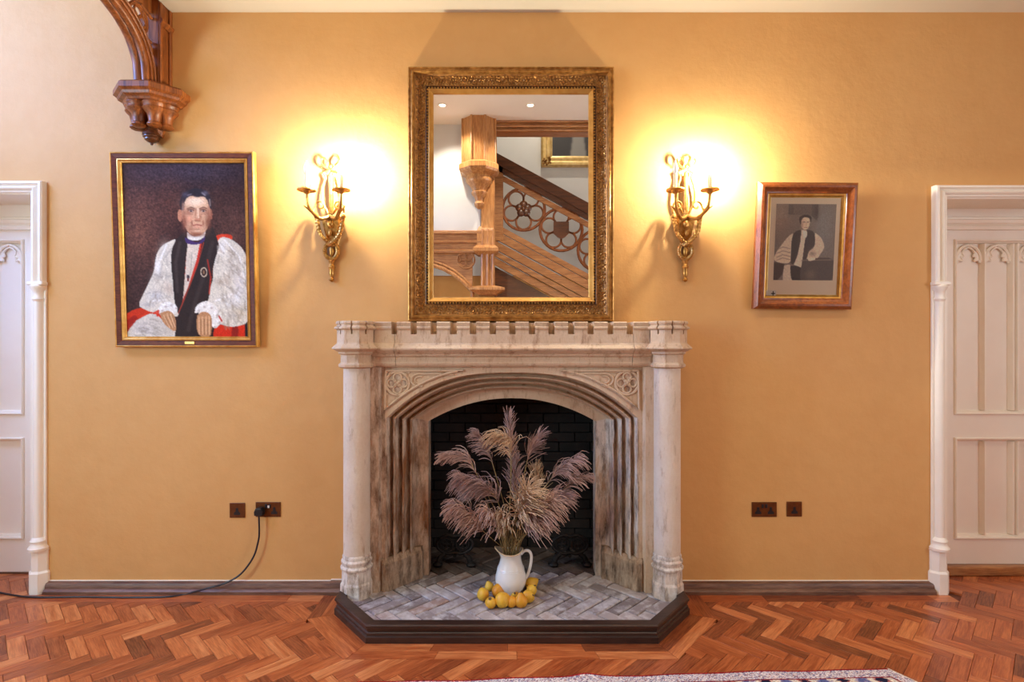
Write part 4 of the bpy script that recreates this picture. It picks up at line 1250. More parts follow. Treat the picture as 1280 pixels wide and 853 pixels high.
# ------------------------------------------------------------------ pictures
class Canvas:
    """small raster painter: everything is drawn by code"""
    def __init__(s, w, h, col): s.w, s.h = w, h; s.a = np.ones((h, w, 3))*np.array(col)/255.0; s.Y, s.X = np.mgrid[0:h, 0:w].astype(float)
    def _blend(s, m, col, op):
        m = (m*op)[..., None]; s.a = s.a*(1-m) + m*np.array(col)/255.0
    def _blur(s, m, k):
        for _ in range(int(k)):
            q = np.pad(m, 1, mode='edge')
            m = (q[:-2,1:-1]+q[2:,1:-1]+q[1:-1,:-2]+q[1:-1,2:]+4*m)/8
        return m
    def poly(s, pts, col, op=1.0, soft=1):
        m = np.zeros((s.h, s.w)); n = len(pts)
        for i in range(n):
            (x0, y0), (x1, y1) = pts[i], pts[i-1]
            if y0 == y1: continue
            c = ((y0 > s.Y) != (y1 > s.Y)) & (s.X < (x1-x0)*(s.Y-y0)/(y1-y0)+x0)
            m = np.where(c, 1-m, m)
        s._blend(s._blur(m, soft), col, op)
    def curve(s, pts, col, op=1.0, soft=1):
        q = spline([(x, y, 0) for x, y in pts + [pts[0]]], 5); s.poly([(v_.x, v_.y) for v_ in q], col, op, soft)
    def oval(s, cx, cy, rx, ry, col, op=1.0, soft=1):
        m = (((s.X-cx)/rx)**2 + ((s.Y-cy)/ry)**2 < 1).astype(float); s._blend(s._blur(m, soft), col, op)
    def glow(s, cx, cy, rx, ry, col, op=1.0):
        s._blend(np.exp(-((s.X-cx)/rx)**2 - ((s.Y-cy)/ry)**2), col, op)
    def line(s, pts, wd, col, op=1.0, soft=1):
        m = np.zeros((s.h, s.w))
        for (x0, y0), (x1, y1) in zip(pts[:-1], pts[1:]):
            dx, dy = x1-x0, y1-y0; l2 = dx*dx+dy*dy+1e-9
            t = np.clip(((s.X-x0)*dx+(s.Y-y0)*dy)/l2, 0, 1)
            m = np.maximum(m, np.clip(wd/2+0.5-np.hypot(s.X-x0-t*dx, s.Y-y0-t*dy), 0, 1))
        s._blend(s._blur(m, soft), col, op)
    def strokes(s, amp, k):
        n = s._blur(rng.normal(size=(s.h, s.w)), k); n = n/(np.abs(n).max()+1e-9)
        s.a = np.clip(s.a*(1+amp*n[..., None]), 0, 1)
    def mesh(s, name, W, H, y, mat, parent, thick=0.004):
        a = np.where(s.a <= 0.04045, s.a/12.92, ((s.a+0.055)/1.055)**2.4)
        vs = [(-W/2 + W*(i+.5)/s.w if 0 < i < s.w-1 else (-W/2 if i == 0 else W/2), y, H/2 - H*j/(s.h-1)) for j in range(s.h) for i in range(s.w)]
        fs = [(j*s.w+i, (j+1)*s.w+i, (j+1)*s.w+i+1, j*s.w+i+1) for j in range(s.h-1) for i in range(s.w-1)]
        nb = len(vs); cols = a.reshape(-1, 3)
        vs += [(-W/2, y+thick, -H/2), (W/2, y+thick, -H/2), (W/2, y+thick, H/2), (-W/2, y+thick, H/2)]
        fs.append((nb, nb+1, nb+2, nb+3))
        cols = np.vstack([cols, np.ones((4, 3))*0.3])
        return painted_mesh(name, vs, fs, cols, mat, parent)

# --- oil portrait of a seated clergyman (drawn in the pixels of a 494 x 715 field)
K = 0.42
cv = Canvas(int(494*K), int(715*K), (50, 30, 27))
def T(x, y):
    yy = (y-76)/1.0; return ((x-100-13*(yy/715))*K, yy*K)
def TT(pts): return [T(*q) for q in pts]
cv.glow(*T(165, 360), 110*K, 230*K, (112, 70, 54), 0.9); cv.glow(*T(560, 330), 110*K, 140*K, (92, 60, 50), 0.9)
cv.glow(*T(380, 105), 260*K, 60*K, (62, 50, 62), 0.8); cv.glow(*T(200, 600), 120*K, 140*K, (66, 44, 38), 0.8)
cv.glow(*T(300, 250), 60*K, 100*K, (110, 66, 50), 0.5)
cv.strokes(0.35, 4); cv.strokes(0.25, 1)
# red gown
cv.curve(TT([(112, 690), (170, 668), (250, 690), (230, 790), (112, 800)]), (196, 52, 24)); cv.curve(TT([(112, 720), (150, 700), (160, 760), (115, 790)]), (140, 26, 18), .7, 3)
cv.curve(TT([(470, 740), (590, 730), (600, 800), (470, 800)]), (206, 48, 22)); cv.curve(TT([(540, 740), (560, 735), (560, 795), (535, 795)]), (128, 30, 22), .8, 2)
cv.poly(TT([(590, 720), (610, 700), (612, 800), (590, 800)]), (44, 32, 32))
cv.curve(TT([(440, 420), (480, 370), (540, 372), (520, 420), (470, 480), (440, 620)]), (206, 58, 30))
# white rochet: body and great sleeves
W1, W2, W3 = (218, 208, 190), (190, 180, 166), (236, 228, 212)
cv.curve(TT([(310, 385), (262, 410), (235, 450), (222, 520), (190, 590), (163, 650), (180, 672), (230, 688), (330, 690), (330, 480)]), W1)
cv.curve(TT([(150, 720), (215, 690), (260, 720), (320, 770), (320, 800), (112, 800)]), (208, 198, 184))
cv.curve(TT([(476, 400), (500, 378), (545, 392), (590, 440), (604, 520), (610, 640), (604, 720), (550, 745), (490, 735), (400, 690), (440, 610), (462, 540), (460, 460)]), W1)
for x, y, rx, ry, c_, op in ((270, 440, 24, 40, (204,194,180), .8), (250, 540, 34, 22, (176,164,150), .8), (285, 590, 26, 22, (190,170,150), .7), (230, 620, 30, 20, (188,186,190), .7), (200, 655, 26, 12, (170,164,164), .6), (540, 480, 18, 60, (194,184,172), .8), (500, 560, 30, 16, (180,160,140), .8), (570, 560, 22, 70, (206,200,196), .8), (520, 640, 40, 26, (212,210,208), .8), (570, 690, 30, 26, (214,196,160), .7), (540, 700, 40, 14, (186,176,164), .7), (180, 760, 40, 24, (196,188,184), .7), (270, 760, 30, 20, (186,176,160), .6), (500, 420, 14, 30, (240,236,230), .9), (240, 500, 12, 30, (238,234,228), .9), (560, 620, 12, 40, (238,236,234), .8)):
    cv.glow(*T(x, y), rx*K, ry*K, c_, op)
for pts in ([(300, 420), (262, 470), (245, 540)], [(490, 400), (530, 440), (560, 520)], [(480, 560), (520, 580), (590, 640)], [(225, 530), (270, 545), (300, 530)], [(500, 610), (540, 650), (590, 680)], [(190, 610), (240, 600), (290, 625)]):
    cv.line(TT(pts), 5*K, (168, 158, 148), .55, 2)
for pts in ([(275, 410), (250, 470)], [(510, 390), (570, 460), (590, 560)], [(470, 640), (540, 610)], [(205, 640), (270, 635)]):
    cv.line(TT(pts), 7*K, (246, 243, 238), .7, 2)
# white front and red edging of the chimere, dark scarf
cv.poly(TT([(352, 400), (418, 400), (405, 470), (372, 590), (330, 690), (345, 520)]), (198, 52, 34))
cv.poly(TT([(357, 402), (410, 402), (396, 470), (358, 590), (336, 640), (350, 520)]), (214, 198, 178)); cv.line(TT([(378, 440), (372, 520), (362, 555)]), 3*K, (150, 140, 128), .7)
cv.oval(*T(361, 540), 5*K, 9*K, (58, 48, 60)); cv.oval(*T(361, 552), 4*K, 7*K, (120, 40, 34))
DK = (50, 38, 34)
cv.curve(TT([(352, 355), (322, 380), (300, 420), (293, 480), (300, 560), (306, 640), (322, 690), (338, 640), (346, 560), (352, 480), (360, 400)]), DK)
cv.curve(TT([(462, 335), (478, 380), (486, 420), (470, 470), (452, 560), (440, 640), (396, 700), (392, 800), (312, 800), (318, 710), (340, 640), (372, 560), (404, 480), (424, 400), (430, 360)]), DK)
cv.line(TT([(330, 400), (312, 480), (318, 600)]), 12*K, (74, 60, 54), .7, 3); cv.line(TT([(460, 400), (430, 520), (390, 640), (360, 760)]), 16*K, (70, 56, 50), .6, 4)
cv.line(TT([(425, 400), (400, 490), (370, 570), (338, 650), (320, 690)]), 3*K, (206, 70, 46), .9)
cv.line(TT([(440, 470), (452, 540), (446, 610)]), 5*K, (196, 48, 30), .8)
cv.oval(*T(425, 521), 14*K, 20*K, (214, 190, 160)); cv.oval(*T(425, 521), 10*K, 16*K, (60, 40, 34)); cv.oval(*T(425, 521), 4*K, 8*K, (150, 110, 80))
# collar
cv.curve(TT([(350, 378), (400, 400), (430, 372), (424, 398), (392, 408), (356, 402)]), (70, 48, 96))
cv.curve(TT([(358, 356), (392, 376), (430, 352), (426, 378), (396, 392), (362, 384)]), (222, 216, 206))
# head
SK, SD, SL = (206, 160, 128), (150, 92, 70), (236, 206, 176)
cv.oval(*T(331, 290), 10*K, 25*K, (190, 128, 98)); cv.oval(*T(455, 285), 6*K, 22*K, (150, 92, 72))
cv.curve(TT([(336, 235), (345, 215), (390, 205), (435, 212), (450, 235), (452, 290), (443, 335), (425, 362), (396, 374), (368, 362), (348, 330), (338, 285)]), SK)
cv.glow(*T(390, 238), 42*K, 18*K, SL, .9); cv.glow(*T(365, 305), 14*K, 18*K, (206, 138, 108), .7); cv.glow(*T(432, 310), 12*K, 18*K, (222, 176, 140), .6)
cv.glow(*T(346, 300), 8*K, 40*K, SD, .8); cv.glow(*T(448, 290), 6*K, 40*K, SD, .8); cv.glow(*T(396, 362), 26*K, 8*K, (170, 104, 76), .7); cv.glow(*T(372, 345), 12*K, 12*K, SD, .5)
cv.curve(TT([(334, 266), (331, 232), (343, 204), (366, 187), (396, 180), (428, 186), (449, 206), (457, 236), (455, 264), (447, 248), (441, 228), (424, 212), (402, 216), (378, 210), (358, 220), (349, 240), (344, 266)]), (44, 35, 40), 1, 2); cv.glow(*T(352, 205), 14*K, 12*K, (96, 86, 104), .6); cv.glow(*T(434, 198), 12*K, 9*K, (120, 110, 128), .6)
cv.line(TT([(342, 264), (345, 242)]), 7*K, (176, 160, 150), .7, 2); cv.line(TT([(362, 208), (378, 203)]), 4*K, (160, 150, 160), .6, 2); cv.line(TT([(420, 198), (432, 208)]), 6*K, (170, 160, 170), .6, 2); cv.line(TT([(450, 225), (452, 250)]), 5*K, (170, 150, 140), .7)
for x in (375, 425):
    cv.line(TT([(x-15, 263), (x, 256), (x+14, 262)]), 4*K, (96, 62, 50), .9); cv.glow(*T(x, 268), 15*K, 9*K, (128, 78, 60), .7); cv.oval(*T(x, 272), 9*K, 4*K, (176, 150, 136)); cv.oval(*T(x, 272), 3.8*K, 4*K, (44, 40, 46)); cv.line(TT([(x-12, 268), (x, 265), (x+12, 269)]), 2.5*K, (72, 46, 40), .9); cv.line(TT([(x-10, 284), (x+8, 285)]), 3*K, (150, 98, 80), .7)
cv.line(TT([(394, 262), (392, 300)]), 4*K, (166, 108, 84), .7); cv.line(TT([(403, 262), (405, 300)]), 5*K, (240, 212, 184), .8); cv.oval(*T(401, 306), 12*K, 6*K, (196, 132, 104), .8); cv.line(TT([(391, 311), (412, 312)]), 3*K, (128, 70, 56), .9)
cv.line(TT([(384, 330), (400, 327), (418, 331)]), 4.5*K, (150, 74, 62), .95); cv.line(TT([(388, 337), (415, 337)]), 4*K, (206, 140, 116), .8); cv.line(TT([(376, 312), (382, 330)]), 3*K, SD, .6); cv.line(TT([(420, 312), (424, 328)]), 3*K, SD, .6); cv.glow(*T(400, 352), 12*K, 7*K, SL, .6)
# cuffs and hands
for pts in ([(240, 670), (262, 642), (300, 650), (318, 672), (300, 694), (262, 700), (246, 694)], [(385, 690), (398, 655), (440, 640), (480, 670), (496, 720), (470, 752), (446, 730), (420, 690)]):
    cv.curve(TT(pts), (232, 226, 216)); 
for x, y in ((248, 672), (262, 655), (285, 650), (305, 662), (396, 672), (418, 655), (448, 660), (470, 690), (480, 720), (460, 740)):
    cv.glow(*T(x, y), 7*K, 7*K, (250, 248, 244), .9); cv.glow(*T(x+8, y+8), 5*K, 5*K, (168, 150, 140), .7)
cv.line(TT([(222, 690), (240, 680), (236, 700)]), 8*K, (200, 50, 30), .9); cv.line(TT([(485, 702), (496, 722)]), 6*K, (196, 40, 26), .9)
H1, H2 = (186, 134, 92), (222, 178, 134)
cv.curve(TT([(246, 690), (280, 680), (304, 700), (312, 745), (304, 764), (276, 745), (256, 722)]), H1)
for a, b in (((262, 700), (286, 748)), ((276, 694), (298, 748)), ((290, 694), (306, 744))):
    cv.line(TT([a, b]), 7*K, H2, .8); cv.line(TT([(a[0]+6, a[1]+4), (b[0]+5, b[1]+2)]), 2*K, (110, 66, 42), .8)
cv.curve(TT([(396, 700), (420, 684), (450, 696), (456, 740), (448, 784), (410, 784), (394, 750)]), H1)
for x in (404, 418, 432, 445):
    cv.line(TT([(x, 705), (x+1, 775)]), 7*K, H2, .75); cv.line(TT([(x+7, 715), (x+7, 778)]), 2*K, (112, 68, 44), .8)
for x, y, rx, ry, c_, op in ((362, 278, 12, 9, (140,84,64), .55), (438, 278, 9, 9, (140,84,64), .5), (412, 296, 6, 16, (150,92,68), .6), (442, 318, 12, 30, (112,64,48), .8), (350, 322, 10, 26, (134,78,60), .75), (398, 368, 34, 8, (120,72,54), .8), (378, 322, 4, 14, (140,84,66), .7), (424, 320, 4, 12, (140,84,66), .7), (343, 250, 6, 22, (150,100,80), .6), (398, 346, 18, 4, (150,92,72), .6), (372, 300, 9, 9, (226,164,132), .6), (398, 228, 26, 10, (246,224,198), .7)):
    cv.glow(*T(x, y), rx*K, ry*K, c_, op)
for k in range(90):
    x = rng.uniform(165, 330); y = rng.uniform(430, 690); a = rng.uniform(-.9, .9)
    if x > 278 or x < 282-(y-410)*0.41 or y > 640: continue
    cv.line(TT([(x, y), (x+26*math.sin(a), y+26*math.cos(a))]), rng.uniform(3, 7)*K, (240,232,214) if rng.random() < .45 else (156,142,126), .45, 2)
for k in range(150):
    x = rng.uniform(480, 604); y = rng.uniform(400, 730); a = rng.uniform(-.3, 1.1)
    if y < 400 + max(0, x-545)*1.2: continue
    cv.line(TT([(x, y), (x+30*math.sin(a), y+30*math.cos(a))]), rng.uniform(3, 7)*K, (240,232,214) if rng.random() < .4 else (158,142,122), .45, 2)
for k in range(70):
    x = rng.uniform(130, 235); y = rng.uniform(715, 795)
    if y < 860-0.75*x: continue
    cv.line(TT([(x, y), (x+22, y+rng.uniform(-4, 18))]), rng.uniform(3, 6)*K, (234,226,210) if rng.random() < .4 else (150,138,124), .45, 2)
cv.strokes(0.16, 1)
def picture_root(name, W, H, xb, zb, pb, tilt, label, rotz=0.0):
    r_ = root(name, (xb, -pb, zb), label, 'painting' if 'portrait' in name else 'picture')
    ORG[r_.name] = Vector((0, 0, 0)); r_.rotation_euler = (tilt, rotz, 0)
    return r_
def lift(o, dz): o.location.z = dz; return o
PW, PH = 0.825, 1.118
tilt_l = math.radians(2.6)
zb = ZP(434, 0.05)
pl_ = picture_root('oil_portrait', PW, PH, XP(232.3, 0.05), zb, 0.012, tilt_l, 'large oil portrait of a seated clergyman in a mahogany and gilt frame')
up = Matrix.Translation((0, 0, PH/2))
FM = M['mahogany']
MB().frame(PW-0.012, PH-0.012, [(0.0, 0.0), (0.0, 0.030), (0.006, 0.034), (0.030, 0.030), (0.036, 0.024), (0.036, 0.0)]).xform(up).build('frame', FM, pl_, local=True)
MB().frame(PW, PH, [(0.0, 0.0), (0.0, 0.026), (0.004, 0.034), (0.008, 0.036), (0.012, 0.032), (0.012, 0.0)]).xform(up).build('outer_gilt', M['gilt_frame'], pl_, local=True)
MB().frame(PW-0.080, PH-0.080, [(0.0, 0.0), (0.0, 0.030), (0.006, 0.032), (0.014, 0.024), (0.018, 0.026), (0.022, 0.020), (0.022, 0.0)]).xform(up).build('gilt_slip', M['gilt_frame'], pl_, local=True)
lift(cv.mesh('canvas', PW-0.118, PH-0.118, -0.016, M['painting'], pl_), PH/2)
MB().box(-0.028+0.06-0.04, 0.028+0.06-0.04, -0.0365, -0.030, 0.018, 0.034).build('name_plate', M['gilt_frame'], pl_, local=True, bevel=0.002)
MB().box(-PW/2+0.02, PW/2-0.02, -0.004, 0.004, 0.02, PH-0.02).build('backboard', M['oak_dark'], pl_, local=True)

# --- framed engraving: standing clergyman beside a table (field 350 x 440), grey-brown tones
K = 0.42
cv = Canvas(int(362*K), int(438*K), (98, 84, 72))
def T(x, y): return ((x-198+12*((y-190)/438)-0)*K, (y-190)*K)
cv.glow(*T(210, 260), 60*K, 90*K, (132, 106, 86), .7); cv.glow(*T(480, 330), 70*K, 150*K, (112, 106, 98), .9); cv.poly(TT([(270, 192), (450, 192), (445, 285), (400, 250), (270, 250)]), (72, 60, 52), .9, 3)
cv.poly(TT([(300, 192), (410, 192), (410, 250), (300, 250)]), (88, 74, 64), .8, 2); cv.glow(*T(440, 235), 16*K, 40*K, (58, 48, 44), .8)
for x in range(455, 545, 12): cv.line(TT([(x, 200), (x-6, 480)]), 3*K, (92, 88, 82), .5, 2)
cv.curve(TT([(300, 355), (270, 375), (225, 430), (198, 470), (190, 510), (250, 528), (290, 510), (300, 430)]), (196, 172, 140)); cv.curve(TT([(432, 352), (470, 380), (490, 430), (470, 470), (440, 508), (390, 505), (384, 470), (430, 430)]), (200, 176, 144))
for y in (440, 462, 484, 502): cv.line(TT([(204, y+8), (240, y-6), (284, y+4)]), 5*K, (120, 96, 76), .75, 1)
cv.curve(TT([(250, 540), (290, 540), (300, 625), (244, 625)]), (188, 168, 140)); cv.poly(TT([(186, 520), (250, 530), (240, 590), (210, 625), (186, 625)]), (50, 38, 32), .9, 3)
cv.curve(TT([(345, 335), (310, 350), (292, 400), (290, 520), (310, 525), (330, 480), (345, 400), (352, 350)]), (52, 44, 40)); cv.curve(TT([(385, 335), (425, 350), (432, 420), (400, 455), (384, 500), (362, 500), (365, 420), (372, 345)]), (56, 48, 44))
cv.poly(TT([(350, 335), (382, 340), (372, 400), (360, 500), (354, 550), (308, 535), (330, 480), (346, 400)]), (206, 182, 150)); cv.curve(TT([(286, 540), (350, 552), (360, 625), (300, 625)]), (44, 36, 32)); 
cv.curve(TT([(362, 505), (540, 500), (532, 628), (358, 628)]), (64, 54, 48)); cv.line(TT([(356, 510), (538, 505)]), 5*K, (110, 94, 80), .9); cv.glow(*T(410, 590), 30*K, 30*K, (92, 78, 66), .8)
cv.oval(*T(373, 294), 27*K, 42*K, (204, 172, 138)); cv.curve(TT([(336, 285), (340, 262), (375, 250), (408, 262), (406, 292), (396, 270), (365, 266), (350, 282), (346, 310)]), (48, 38, 34)); cv.glow(*T(354, 305), 8*K, 26*K, (140, 108, 82), .8)
cv.line(TT([(360, 292), (372, 292)]), 4*K, (80, 58, 46), .9); cv.line(TT([(382, 292), (393, 292)]), 4*K, (80, 58, 46), .9); cv.line(TT([(378, 296), (379, 312)]), 3*K, (150, 110, 84), .9); cv.line(TT([(366, 322), (386, 322)]), 3*K, (120, 76, 58), .9)
cv.curve(TT([(360, 340), (384, 345), (382, 375), (366, 378)]), (224, 204, 174)); cv.glow(*T(420, 470), 18*K, 14*K, (120, 98, 78), .8); cv.curve(TT([(392, 495), (430, 490), (436, 505), (400, 512)]), (214, 190, 158))
cv.strokes(0.2, 1); cv.a = np.clip(cv.a**0.78*1.22, 0, 1)
QW, QH = 0.572, 0.722
zb2 = ZP(386, 0.05)
pr_ = picture_root('framed_print', QW, QH, XP(1004.6, 0.05), zb2, 0.012, math.radians(4.4), 'small sepia print of a standing clergyman in a polished wood frame', math.radians(0.4))
up = Matrix.Translation((0, 0, QH/2))
MB().frame(QW, QH, [(0.0, 0.0), (0.0, 0.022), (0.006, 0.030), (0.018, 0.042), (0.030, 0.044), (0.042, 0.036), (0.054, 0.026), (0.060, 0.024), (0.064, 0.018), (0.064, 0.0)]).xform(up).build('frame', M['maple'], pr_, local=True, smooth=True, angle=30)
MB().frame(QW-0.124, QH-0.124, [(0.0, 0.0), (0.0, 0.020), (0.006, 0.018), (0.018, 0.010), (0.022, 0.009), (0.022, 0.0)]).xform(up).build('gilt_slip', M['gilt_frame'], pr_, local=True)
M['mount'] = simple('buff_mount', C(244,220,186), C(246,224,192), 8, 0.8)
MB().box(-QW/2+0.08, QW/2-0.08, -0.007, -0.003, 0.08, QH-0.08).build('mount', M['mount'], pr_, local=True)
o = cv.mesh('engraving', 0.345, 0.436, -0.0078, M['print'], pr_, 0.0006); o.location = (0.004, 0, QH/2+0.024)
MB().box(-QW/2+0.02, QW/2-0.02, -0.003, 0.004, 0.02, QH-0.02).build('backboard', M['oak_dark'], pr_, local=True)
M['paper'] = simple('white_card', C(226,214,194), None, rough=0.8)
cd = MB().box(-QW/2+0.068, -QW/2+0.136, -0.0115, -0.0100, 0.070, 0.108).build('label_card', M['paper'], pr_, local=True)
M['ink'] = simple('dark_ink', C(50,40,40), None, rough=0.8)
cxx, czz = -QW/2+0.118, 0.089
MB().box(cxx-0.003, cxx+0.003, -0.0120, -0.0114, czz-0.014, czz+0.014).box(cxx-0.012, cxx-0.003, -0.0120, -0.0114, czz-0.003, czz+0.003).box(cxx+0.003, cxx+0.012, -0.0120, -0.0114, czz-0.003, czz+0.003).build('cross_emblem', M['ink'], cd, local=True)
MB().box(-QW/2+0.062, QW/2-0.062, -0.0150, -0.0138, 0.062, QH-0.062).build('glazing', M['glazing'], pr_, local=True)

# ------------------------------------------------------------------ sockets, plug and cable
def socket(px, py, twin, label, with_rockers=True):
    c_ = P(px, py, 0.0); w_, h_ = (0.146 if twin else 0.089), 0.087
    r_ = root('wall_socket', (c_.x, 0, c_.z), label, 'socket', 'bronze wall sockets')
    MB().box(c_.x-w_/2, c_.x+w_/2, -0.006, 0.0, c_.z-h_/2, c_.z+h_/2).build('face_plate', M['bronze_plate'], r_, bevel=0.002)
    for xo in ((-0.037, 0.037) if twin else (0.0,)):
        x, zz = c_.x+xo, c_.z-0.008
        mb = MB(); mb.prism([(x-0.018, zz-0.018), (x+0.018, zz-0.018), (x+0.018, zz-0.006), (x+0.008, zz+0.002), (x+0.006, zz+0.022), (x-0.006, zz+0.022), (x-0.008, zz+0.002), (x-0.018, zz-0.006)], -0.0075, -0.004, 'y')
        mb.build('outlet', M['black'], r_)
        if twin:
            MB().box(c_.x+xo*0.28-0.006, c_.x+xo*0.28+0.006, -0.011, -0.006, c_.z+0.010, c_.z+0.032).build('rocker', M['black'], r_, bevel=0.0015)
    return r_, c_
socket(297, 638, False, 'single bronze wall socket left of the plugged in twin socket')
s2, c2 = socket(335.5, 637, True, 'twin bronze wall socket with a black plug in it')
MB().box(c2.x+0.001, c2.x+0.011, -0.0135, -0.011, c2.z+0.012, c2.z+0.026).build('rocker_tip', M['switch'], s2)
socket(955, 637, True, 'twin bronze wall socket right of the fireplace, nothing plugged in')
socket(992.5, 636.5, False, 'single bronze wall socket nearest the right door')
pc = root('power_cable', (c2.x-0.037, 0, c2.z-0.02), 'black power cable running from the wall plug along the floor to the left door', 'cable')
x0 = c2.x-0.04
mb = MB(); mb.prism([(x0-0.024, c2.z-0.026), (x0+0.024, c2.z-0.026), (x0+0.026, c2.z-0.004), (x0+0.016, c2.z+0.018), (x0-0.016, c2.z+0.018), (x0-0.026, c2.z-0.004)], -0.046, -0.0078, 'y')
mb.build('plug', M['black'], pc, bevel=0.005, seg=2)
pts = [(x0, -0.035, c2.z-0.022), (x0+0.002, -0.036, c2.z-0.06), (x0+0.002, -0.034, c2.z-0.13)] + [tuple(P(a, b, p_)) for a, b, p_ in ((323, 676, .034), (318, 694, .036), (308, 710, .04), (297, 721, .045), (280, 730, .055), (262, 735, .07))]
pts += [tuple(P(a, b, (D*(1-(CZ-0.005)*S/(b-HZ))))) for a, b in ((232, 743.0), (214, 746), (185, 747), (140, 747), (100, 746.5), (60, 747), (35, 746.5), (15, 744), (-8, 740), (-40, 737))]
mb = MB(); mb.tube(spline(pts, 6), 0.0052, 8); mb.build('cord', M['cable'], pc, smooth=True)

# ------------------------------------------------------------------ china jug
jx, jp = XP(638.5, 0.105), 0.125
jy = -jp
jg = root('china_jug', (jx, jy, HT), 'cream glazed china jug holding dried grasses on the hearth', 'jug')
prof_o = [(0.052, 0.0), (0.056, 0.004), (0.056, 0.010), (0.070, 0.026), (0.083, 0.052), (0.088, 0.078), (0.085, 0.105), (0.075, 0.140), (0.064, 0.172), (0.059, 0.192), (0.058, 0.206)]
n = 36
rs = []
def spouted(r, zz, lip):
    row = []
    for k in range(n):
        a = 2*PI*k/n
        sp_ = max(0, math.cos(a-PI))**6            # spout on the left
        rr = r*(1 + lip*0.32*sp_)
        row.append((jx + rr*math.cos(a), jy + rr*math.sin(a), HT + zz + lip*(0.020*sp_ + 0.010*max(0, math.cos(a))**2 - 0.006*abs(math.sin(a)))))
    return row
for r, zz in prof_o: rs.append(spouted(r, zz, 0))
for r, zz, l_ in ((0.060, 0.218, .4), (0.064, 0.230, .8), (0.067, 0.238, 1.0)): rs.append(spouted(r, zz, l_))
bs_ = MB().rings(rs, True, False)
inner_r = [spouted(r-0.005, zz, l_) for r, zz, l_ in ((0.068, 0.2385, 1.0), (0.064, 0.230, .8), (0.060, 0.218, .4))] + [spouted(r-0.006, zz, 0) for r, zz in reversed(prof_o[3:])]
bs_.rings([rs[-1]] + inner_r, True, False)
bs_.f.append(tuple(range(n-1, -1, -1)))
bs_.f.append(tuple(range(len(bs_.v)-n, len(bs_.v))))
bs_.build('body', M['china'], jg, smooth=True, angle=60)
mb = MB(); rr = [spouted(0.0675, 0.2385, 1.0)]
pts = [Vector(q) for q in rr[0]]; mb.tube(pts + [pts[0]], 0.0035, 6); mb.build('rim', M['china_rim'], jg, smooth=True)
for r, zz in ((0.0765, 0.137), (0.0745, 0.145)):
    mb = MB(); mb.ring((jx, jy, HT+zz), r-0.0005, 0.0014, 36, 5, 'z'); mb.build('moulded_line', M['china'], jg, smooth=True)
mb = MB()
mb.tube(spline([(jx+0.058, jy, HT+0.218), (jx+0.078, jy, HT+0.236), (jx+0.104, jy, HT+0.234), (jx+0.116, jy, HT+0.205), (jx+0.110, jy, HT+0.150), (jx+0.096, jy, HT+0.105), (jx+0.084, jy, HT+0.082)], 6), 0.0085, 10)
mb.build('handle', M['china'], jg, smooth=True)

# ------------------------------------------------------------------ quinces
def quince(px, py, r, kind, ang, lab, squash=1.0, yaw=0.0):
    """(px, py): centre as seen; r: radius in metres; the fruit rests on the hearth"""
    zc = HT + r*0.97*min(1, squash)
    p_ = D*(1-(CZ-zc)*S/(py-HZ))
    c_ = P(px, py, p_)
    q_ = root('quince', (c_.x, c_.y, HT), lab, 'fruit', 'quinces around the jug')
    ORG[q_.name] = Vector((0, 0, 0))
    lob = rng.normal(size=5)*0.035
    neck = 0.55 if kind == 'pear' else 0.18
    rs_ = []; nn, mm = 16, 11
    for i in range(mm+1):
        t = i/mm; a = -PI/2 + PI*(0.03+0.94*t)
        rad = math.cos(a)*(1 - (0.30*neck*2)*smoothstep(0.5, 1, t)); zz = math.sin(a)*(1 + neck*0.55*smoothstep(.5, 1, t))
        rs_.append([(r*rad*(1+lob[0]*math.cos(3*b)+lob[1]*math.sin(2*b)+lob[2]*math.cos(5*b+a))*math.cos(b), r*rad*(1+lob[3]*math.cos(2*b)+lob[4]*math.sin(3*b))*math.sin(b), r*zz*squash) for b in [2*PI*k/nn for k in range(nn)]])
    R_ = Matrix.Translation((0, 0, zc-HT)) @ Matrix.Rotation(yaw, 4, 'Z') @ Matrix.Rotation(ang, 4, 'Y')
    MB().rings(rs_).xform(R_).build('flesh', M['quince'] if random.random() < .6 else M['quince_b'], q_, smooth=True, angle=80, local=True)
    mb = MB(); mb.lathe([(0.001, -1.0*r*squash), (0.30*r, -1.04*r*squash), (0.22*r, -0.93*r*squash), (0.02*r, -0.90*r*squash)], (0, 0, 0), 8)
    mb.xform(R_).build('calyx', M['calyx'], q_, smooth=True, local=True)
    mb = MB(); h_ = r*(1+neck*0.55)*squash
    mb.tube([(0, 0, h_*0.93), (0.004, 0, h_*1.1), (0.008, 0.002, h_*1.2)], [0.0035, 0.003, 0.0025], 6); mb.xform(R_).build('stalk', M['calyx'], q_, local=True)
quince(603.8, 743.5, 0.033, 'round', 0.5, 'round quince with dark calyx, leftmost of the fruit', yaw=2.2)
quince(611.5, 733.5, 0.026, 'pear', -0.3, 'small quince half hidden behind the leftmost fruit')
quince(613.5, 754, 0.030, 'pear', 2.7, 'pear shaped quince pointing forward at the front left', yaw=1.3)
quince(622.5, 739, 0.036, 'round', 0.2, 'greenish yellow quince against the front of the jug', yaw=0.4)
quince(628, 750.5, 0.040, 'round', 1.2, 'largest lumpy quince in the front row', yaw=0.3)
quince(639.5, 752.5, 0.030, 'round', 1.4, 'smaller quince joined to the right of the largest one', yaw=-0.4)
quince(643.5, 743, 0.020, 'round', 2.2, 'tiny quince showing its dried calyx below the jug', yaw=1.57)
quince(651.5, 751.5, 0.035, 'pear', -0.1, 'upright pear shaped quince at the front right')
quince(660.5, 746, 0.034, 'round', 1.0, 'lumpy quince at the right of the front row', yaw=-0.8)
quince(664.5, 738, 0.030, 'round', 0.5, 'quince right of the jug between two others', yaw=-0.5)
